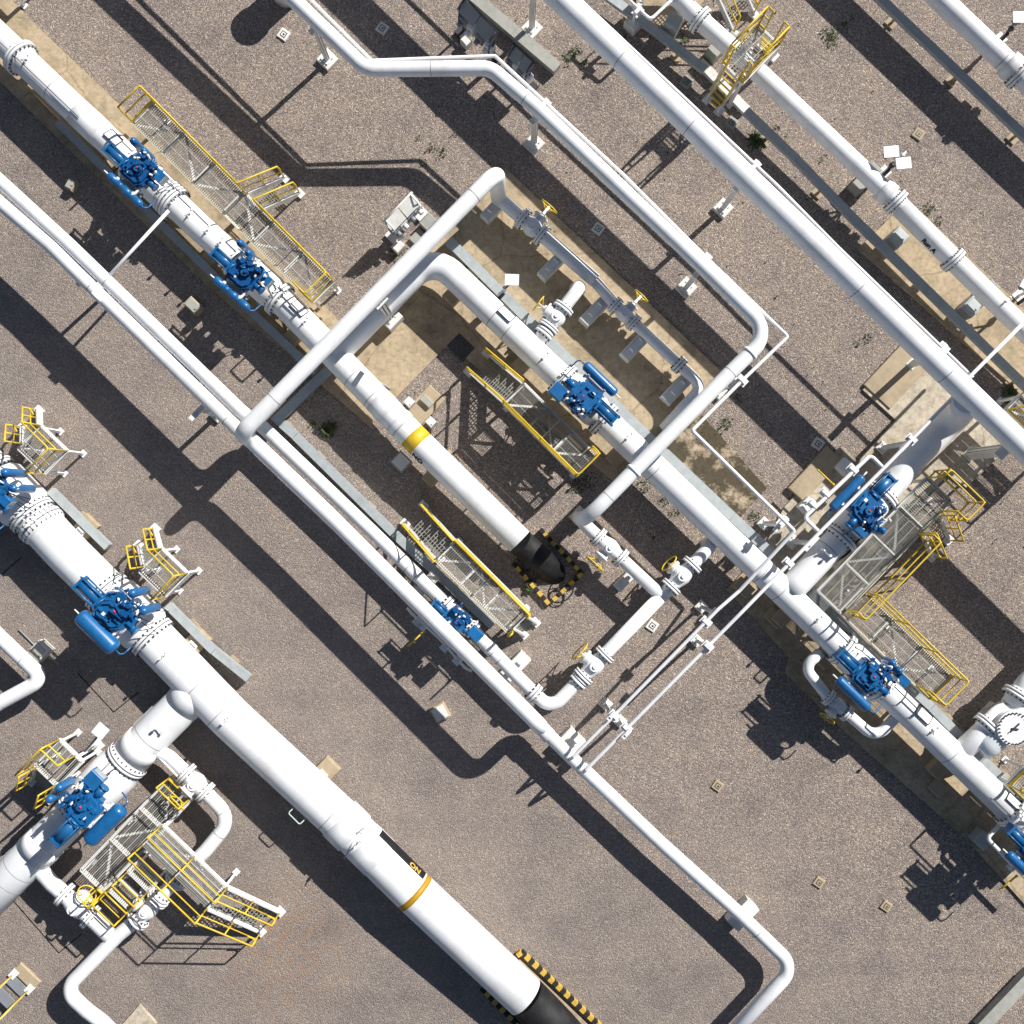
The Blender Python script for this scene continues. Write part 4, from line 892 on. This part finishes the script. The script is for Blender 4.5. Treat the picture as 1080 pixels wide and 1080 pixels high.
stand('instrument stand with two white plates beside the clamp flange', 932, 182, [(940, 160, 16, 12, -5), (953, 172, 16, 12, -6)])
stand('instrument stand with one white plate in the top right corner', 1054, 42, [(1077, 18, 17, 12, 0)])
stand('instrument stand with one grey plate on the middle slab', 532, 313, [(540, 295, 15, 12, 2)], 1.2)
stand('instrument stand with a grey plate above the branch valve', 103, 786, [(106, 771, 14, 14, 40)], 1.2)
stand('instrument stand cut by the right edge beside the pipe', 1074, 312, [(1084, 300, 14, 12, 30)], 1.3)
# instrument racks
def rack(label, x, y, a, L, W, h, n, mat, base_blocks=(), hood=True):
    loc = P(x, y, h); t = thing('instrument_rack', label, 'instrument rack', (loc.x, loc.y, 0), a, 'instrument racks with sloping hoods'); k = S*(1-h/H); L *= k; W *= k
    for i in range(n):
        m = MB(); x0, x1 = -L/2+L*i/n+.015, -L/2+L*(i+1)/n-.015
        m.hexa([(x0, -W/2, h-.3), (x1, -W/2, h-.3), (x1, W/2, h-.03), (x0, W/2, h-.03), (x0, -W/2, h-.27), (x1, -W/2, h-.27), (x1, W/2, h), (x0, W/2, h)]); m.build('hood_panel', mat, t)
    m = MB()
    for sx in (-L/2+.08, L/2-.08): m.box((sx, 0, h/2-.1), (.07, .07, h-.2)); m.box((sx, 0, .06), (.35, .45, .12)); m.tube([(sx, W/2, h+.02), (sx, -W*.3, h-.1), (sx, -W*.6, .8)], .02, 8)
    m.tube([(-L/2, W/2+.02, h+.03), (L/2, W/2+.02, h+.03)], .022, 8); m.box((0, 0, h*.45), (L*.95, .05, .06)); m.build('frame', STEEL if mat is HOOD else WHITE2, t)
    for i in range(n*2):
        m = MB(); m.cbox((-L/2+L*(i+.5)/(n*2), -W*.15, h*.55), (.26, .22, .34), .02); m.cyl((-L/2+L*(i+.5)/(n*2), -W*.15-.1, h*.55), (-L/2+L*(i+.5)/(n*2), -W*.15-.24, h*.55), .07, None, 12); m.build('gauge', WHITE2 if i % 2 else HOOD, t)
    for bx, by, bl, bw, bh in base_blocks: m = MB(); m.cbox((bx*k, by*k, bh/2), (bl*k, bw*k, bh), .02); m.build('base_block', LCONC if bl < 16 else GCONC, t)
    return t
rack('long instrument rack with dark hoods at the top centre', 503, 20, 47, 54, 11, 1.7, 2, HOOD, base_blocks=((-12, -8, 10, 9, .3),))
rack('short instrument rack with grey hoods beside the bent pipe', 549, 61, 43, 32, 10, 1.5, 2, HOOD, base_blocks=((18, -8, 9, 9, .25),))
rack('pale hooded rack left of the overhead cross pipe', 424, 223, -46, 44, 11, 1.3, 2, LCONC, base_blocks=((17, -17, 16, 12, .3), (-25, -12, 12, 10, .3), (-2, -20, 17, 14, .12), (-4, -30, 14, 9, .12)))

# ================================================================== cable troughs
trough('galvanised trough along the lower side of the upper left pipeline', [(60, 128), (152, 219), (262, 326), (332, 392)], 8.5, .12, .45)
trough('galvanised trough turning beside the overhead elbow and running down to the lower walkway', [(352, 384), (292, 442), (308, 456), (415, 562), (520, 660)], 9.5, .06, .28)
trough('galvanised trough along the upper side of the main pipeline', [(473, 253), (570, 350), (686, 463), (816, 586)], 10, .15, .5)
trough('galvanised trough section beside the right end of the main pipeline', [(836, 604), (909, 679), (980, 743), (1034, 798), (1114, 876)], 9, .15, .5)
trough('long dark shaded trough right of the tall pipeline', [(787, 116), (838, 165), (900, 229), (975, 302), (1110, 434)], 8.5, .34, .52, mat=GALV)
trough('dark shaded trough at the top centre beside the flanged pipe', [(640, -6), (690, 30), (744, 73)], 8.5, .34, .52, mat=GALV)
trough('dark trough in the top right corner', [(915, -16), (1110, 169.5)], 8.5, .34, .52, mat=GALV)
trough('light trough beside the thickest pipeline above the small platform', [(52, 517), (113, 577)], 8, .1, .35)
trough('light trough beside the thickest pipeline below the small platform', [(176, 638), (222, 684), (262, 716)], 8, .1, .35)
trough('grey trough beside the branch pipe at the left', [(168, 742), (120, 790), (96, 812)], 7, .1, .35)
trough('shaded trough left of the branch pipe at the left edge', [(52, 862), (-10, 922)], 9, .1, .35)
trough('broad concrete trough beside the dark instrument racks', [(498, -6), (588, 71)], 11.5, 0, .3, mat=GCONC, group='concrete troughs')
trough('trough cut by the bottom right corner', [(1035, 1086), (1090, 1028)], 12, 0, .3, mat=GCONC, group='concrete troughs')
trough('narrow kerb piece under the ladder platform', [(738, 64), (788, 116)], 9, 0, .2, mat=LCONC, group='concrete troughs')

# ================================================================== thin pipes and small items
thin('thin slanting strut line from the first flange to the twin pipes', [(178, 222, 1.9), (104, 303, 1.9)], .045, clamps=[(106, 302, 1.9, 134)])
thin('short flat bracket across the twin pipes', [(97, 309, 2.08), (107, 318, 2.08)], .05)
thin('bypass line with a small valve looping left of the branch valve', [(931, 493, 1.95), (918, 480, 1.9), (877, 519, 1.9), (848, 546, 1.9), (866, 563, 1.95)], .055, clamps=[(900, 495, 1.9, 134), (871, 520, 1.9, 134), (858, 532, 1.9, 134)])
thin('thin bent line with fittings below the main line at the lower right edge', [(1055, 869, .9), (1041, 884, .9), (1070, 914, .9), (1100, 944, .9)], .055, clamps=[(1069, 914, .9, 44)])
thin('thin drain line with fittings clipped beside the long pipe', [(429, 641, 1.6), (434, 647, 1.6), (463, 673, 1.6), (490, 704, 1.6), (497, 708, 1.7)], .035, clamps=[(441, 655, 1.6, 44), (447, 660, 1.6, 44), (470, 682, 1.6, 44), (483, 696, 1.6, 44)])
thin('thin looped line beside the flanged pipe at the top edge', [(655, -8, 1.3), (686, 21, 1.3), (705, 3, 1.3), (720, -10, 1.2)], .045, clamps=[(673, 11, 1.3, 44)])
thin('thin white strut along the upper edge of the branch', [(166, 797, .9), (190, 822, .9)], .03)
support('white post with a grey cap under the looped line at the top', 669, 22, 1.2, base=15, bh=.35, post=.1, head=.3)
cbx('valve_cabinet', 'grey cabinet beside the flanged pipe at the top', 'cabinet', 711, 21, 30, 16, 16, .7, GALV, 'grey cabinets beside the right hand pipes', lid=GALV)
cbx('valve_cabinet', 'pale grey cabinet between the dark trough and the thicker pipe', 'cabinet', 948, 250, 44, 16, 18, .5, GALV, 'grey cabinets beside the right hand pipes', lid=GALV)
cbx('valve_cabinet', 'pale grey cabinet further down beside the thicker pipe', 'cabinet', 1026, 323, 44, 16, 18, .5, GALV, 'grey cabinets beside the right hand pipes', lid=GALV)
cbx('valve_cabinet', 'grey box under the thin bent line at the lower right', 'cabinet', 1038, 887, 44, 15, 15, .5, GALV, 'grey cabinets beside the right hand pipes', lid=GALV)
cbx('valve_cabinet', 'white box on the tan plinth left of the branch valve', 'cabinet', 892, 492, 44, 14, 14, .4, WHITE2, 'white boxes on the tan plinth', lid=WHITE2)
cbx('valve_cabinet', 'white box at the lower end of the tan plinth', 'cabinet', 853, 534, 44, 15, 15, .4, WHITE2, 'white boxes on the tan plinth', lid=WHITE2)
def cable(label, pts, r=.018, mat=BLACK):
    thin(label, pts, r, bend=.25, mat=mat, name='cable', cat='cable', group='black cables around the valves')
cable('black cable from the first blue valve down to the galvanised trough', [(132, 172, 1.9), (126, 176, 1.2), (118, 182, .5), (130, 196, .46), (150, 216, .46)])
cable('black cable from the second blue valve down to the galvanised trough', [(246, 282, 1.9), (240, 288, 1.2), (236, 300, .5), (250, 312, .46)])
cable('black cable loops under the branch valve beside its walkway', [(918, 556, 1.8), (903, 572, 1.3), (893, 585, 1.0), (872, 598, .9), (856, 614, .55), (848, 616, .52)], .03)
cable('black cable from the lower right blue valve to the trough beside its walkway', [(916, 702, 2), (905, 690, 1.4), (900, 672, .8), (888, 664, .53)], .022)
cable('black cable along the slab edge beside the two upper left valves', [(28, 90, .1), (70, 132, .1), (104, 160, .1), (122, 184, .1), (176, 236, .1)], .02)
cable('thin cable on the tan slab from the riser to the middle stairs', [(372, 382, .1), (388, 396, .1), (412, 410, .1)], .018, GALV)
cable('thin pipe lying on the gravel beside the small elbow at the left', [(20, 664, .04), (46, 690, .04), (62, 700, .04)], .02, GALV)
cable('black cable below the middle blue valve at the walkway edge', [(596, 404, 1.6), (588, 398, 1.1), (580, 402, .6), (586, 418, .4)], .02)
cable('black cable loop beside the small blue valve', [(478, 640, 1.2), (470, 634, .9), (462, 640, .4), (452, 634, .3)], .016)
cable('black coil lying beside the striped kerb in the middle', [(580, 625, .05), (588, 620, .05), (596, 626, .05), (594, 638, .05), (584, 640, .05), (577, 632, .05), (583, 622, .06), (592, 622, .06)], .014)
# timber coloured boards along the upper left pipeline
for lb, pts in (('beside the first pipe flange', [(35, 95), (110, 168)]), ('left of the second valve', [(213, 266), (240, 294)]), ('below the second valve', [(284, 337), (296, 350)])):
    m = MB(); m.bar(P(*pts[0], .3), P(*pts[1], .3), .12, .06); o = m.build('timber_board', TCONC); solo(o, 'narrow tan board lying '+lb, 'board', 'narrow tan boards')
for lb, pts in (('beside the small valve of the long pipe', [(171+260, 681), (447, 666)]), ('beside the bypass valve on the tan plinth', [(863, 496), (879, 511)]), ('over the brown slab at the lower right edge', [(1055, 938), (1072, 924)])):
    m = MB(); a, b_ = P(*pts[0], 1.0), P(*pts[1], 1.0); m.cyl(a, b_, .025, None, 8); m.sphere(a, .035, 8); m.sphere(b_, .04, 8); o = m.build('valve_lever', YELLOW); solo(o, 'yellow lever '+lb, 'lever', 'yellow valve levers')

# ================================================================== striped kerbs
def striped(label, pts, w=5, h=.16, step=5.6):
    t = thing('striped_kerb', label, 'striped kerb', P(*pts[0], 0), 0, 'black and yellow striped kerbs'); my, mk = MB(), MB(); c = 0
    for i in range(len(pts)-1):
        a, b_ = P(*pts[i], h), P(*pts[i+1], h); L = (b_-a).length; n = max(1, round(L/(step*S))); z = Vector((0, 0, h/2))
        for k in range(n):
            (my if c % 2 else mk).bar(a.lerp(b_, k/n)-z, a.lerp(b_, (k+1)/n)-z, w*S*(1 if c % 2 else .985), h*(1 if c % 2 else .985)); c += 1
    my.build('yellow_blocks', STRIPEY, t, True); mk.build('black_blocks', STRIPEB, t, True)
striped('striped kerb around the black pipe end in the middle', [(570, 558), (614, 605), (579, 637), (541, 594)], w=4.2)
striped('striped kerb around the thickest black pipe end at the bottom', [(508, 1043), (548, 1084), (590, 1125)])
striped('long striped kerb right of the thickest black pipe end', [(541, 1012), (550, 1005), (600, 1052), (650, 1100)])

# ================================================================== weeds
def weed_mb(mb, x, y, r, n, rnd):
    c = P(x, y, 0)
    for i in range(max(2, int(n*.6))):
        a = rnd.uniform(0, 2*PI); d = r*.85*math.sqrt(rnd.random()); p = c+Vector((math.cos(a)*d, math.sin(a)*d, 0)); a2 = rnd.uniform(0, 2*PI); l = rnd.uniform(.03, .10); w = l*.28
        t_ = Vector((math.cos(a2), math.sin(a2), rnd.uniform(.2, .9))).normalized(); s_ = Vector((-math.sin(a2), math.cos(a2), 0)); z = Vector((0, 0, rnd.uniform(0, .06)))
        b = len(mb.v); mb.v += [p+z, p+z+t_*l*.5+s_*w, p+z+t_*l, p+z+t_*l*.5-s_*w]; mb.face([b, b+1, b+2, b+3])
rnd = random.Random(3); mb = MB()
for x, y, r, n in [(455, 155, .12, 30), (465, 161, .2, 60), (442, 146, .08, 14), (480, 143, .08, 14), (448, 172, .1, 20), (610, 510, .3, 110), (622, 508, .25, 60), (678, 513, .25, 60), (700, 528, .2, 50), (712, 541, .15, 40), (780, 420, .15, 40), (765, 446, .2, 60), (758, 455, .15, 40),
                   (795, 545, .2, 60), (800, 148, .3, 140), (875, 37, .3, 140), (878, 45, .2, 60), (890, 28, .15, 40), (897, 20, .1, 20), (608, 54, .15, 60), (600, 62, .2, 70), (616, 68, .12, 40), (560, 596, .3, 160), (553, 585, .3, 150), (545, 560, .15, 60), (905, 362, .1, 20), (915, 357, .12, 30),
                   (978, 221, .25, 80), (990, 235, .15, 50), (722, 43, .15, 60), (1065, 418, .3, 150), (345, 455, .22, 130), (352, 450, .12, 50), (330, 447, .1, 30), (416, 267, .2, 70), (424, 262, .15, 50), (1002, 4, .2, 60), (938, 410, .12, 30), (800, 128, .1, 20), (818, 135, .12, 30), (660, 40, .1, 20),
                   (688, 566, .1, 20), (708, 592, .1, 25), (950, 205, .1, 20), (840, 700, .2, 50), (935, 240, .15, 50), (868, 168, .1, 20)]:
    weed_mb(mb, x, y, r, n, rnd)
for i in range(160):
    weed_mb(mb, rnd.uniform(430, 1080), rnd.uniform(0, 600), .05, rnd.randint(2, 4), rnd)
solo(mb.build('weeds', LEAF), 'small green weeds growing through the gravel', 'weeds')['kind'] = 'stuff'
def shrub(label, x, y, r):
    t = thing('weed_plant', label, 'plant', P(x, y, 0), 0, 'larger weeds'); mb = MB(); rn = random.Random(int(x))
    for i in range(16):
        a = 2*PI*i/16+rn.uniform(-.2, .2); L = r*rn.uniform(.5, 1); d = Vector((math.cos(a), math.sin(a), 0)); s_ = Vector((-d.y, d.x, 0)); pts = [Vector((0, 0, .03)), d*L*.5+Vector((0, 0, .16)), d*L+Vector((0, 0, .08))]
        for k in range(2):
            b = len(mb.v); w0, w1 = (.02, .05) if k == 0 else (.05, .004); mb.v += [pts[k]-s_*w0, pts[k]+s_*w0, pts[k+1]+s_*w1, pts[k+1]-s_*w1]; mb.face([b, b+1, b+2, b+3])
    mb.build('leaves', LEAF, t)
shrub('leafy weed in the shade beside the turning trough', 346, 453, .36)
shrub('bushy weed beside the striped kerb in the middle', 560, 617, .34)
shrub('dark weed at the trough corner near the ladder', 797, 150, .38)
shrub('weed against the trough at the right edge', 1064, 414, .32)

# ================================================================== camera, light
sc = bpy.context.scene
cam = bpy.data.cameras.new('Camera'); co = bpy.data.objects.new('Camera', cam); C.objects.link(co)
co.location = (0, 0, H); co.rotation_euler = (0, 0, 0); cam.sensor_fit = 'HORIZONTAL'; cam.angle = 2*math.atan(.5); cam.clip_end = 500; sc.camera = co
sd = Vector((.997, .912, 1.0)).normalized()
el = math.asin(sd.z); az = math.atan2(sd.x, sd.y)
lt = bpy.data.lights.new('Sun', 'SUN'); lt.energy = 5.0; lt.angle = math.radians(.5); lt.color = (1, .965, .91)
lo = bpy.data.objects.new('Sun', lt); C.objects.link(lo); lo.rotation_euler = (-sd).to_track_quat('-Z', 'Y').to_euler()
w = bpy.data.worlds.new('World'); sc.world = w; w.use_nodes = True; nt = w.node_tree
sky = nt.nodes.new('ShaderNodeTexSky'); sky.sky_type = 'NISHITA'; sky.sun_disc = False; sky.sun_elevation = el; sky.sun_rotation = az; sky.air_density = .8; sky.ozone_density = .4; sky.dust_density = .6
bg = nt.nodes['Background']; nt.links.new(sky.outputs['Color'], bg.inputs['Color']); bg.inputs['Strength'].default_value = .05
sc.view_settings.view_transform = 'Standard'; sc.view_settings.look = 'None'; sc.view_settings.gamma = 1; sc.view_settings.exposure = .47; sc.view_settings.use_curve_mapping = False
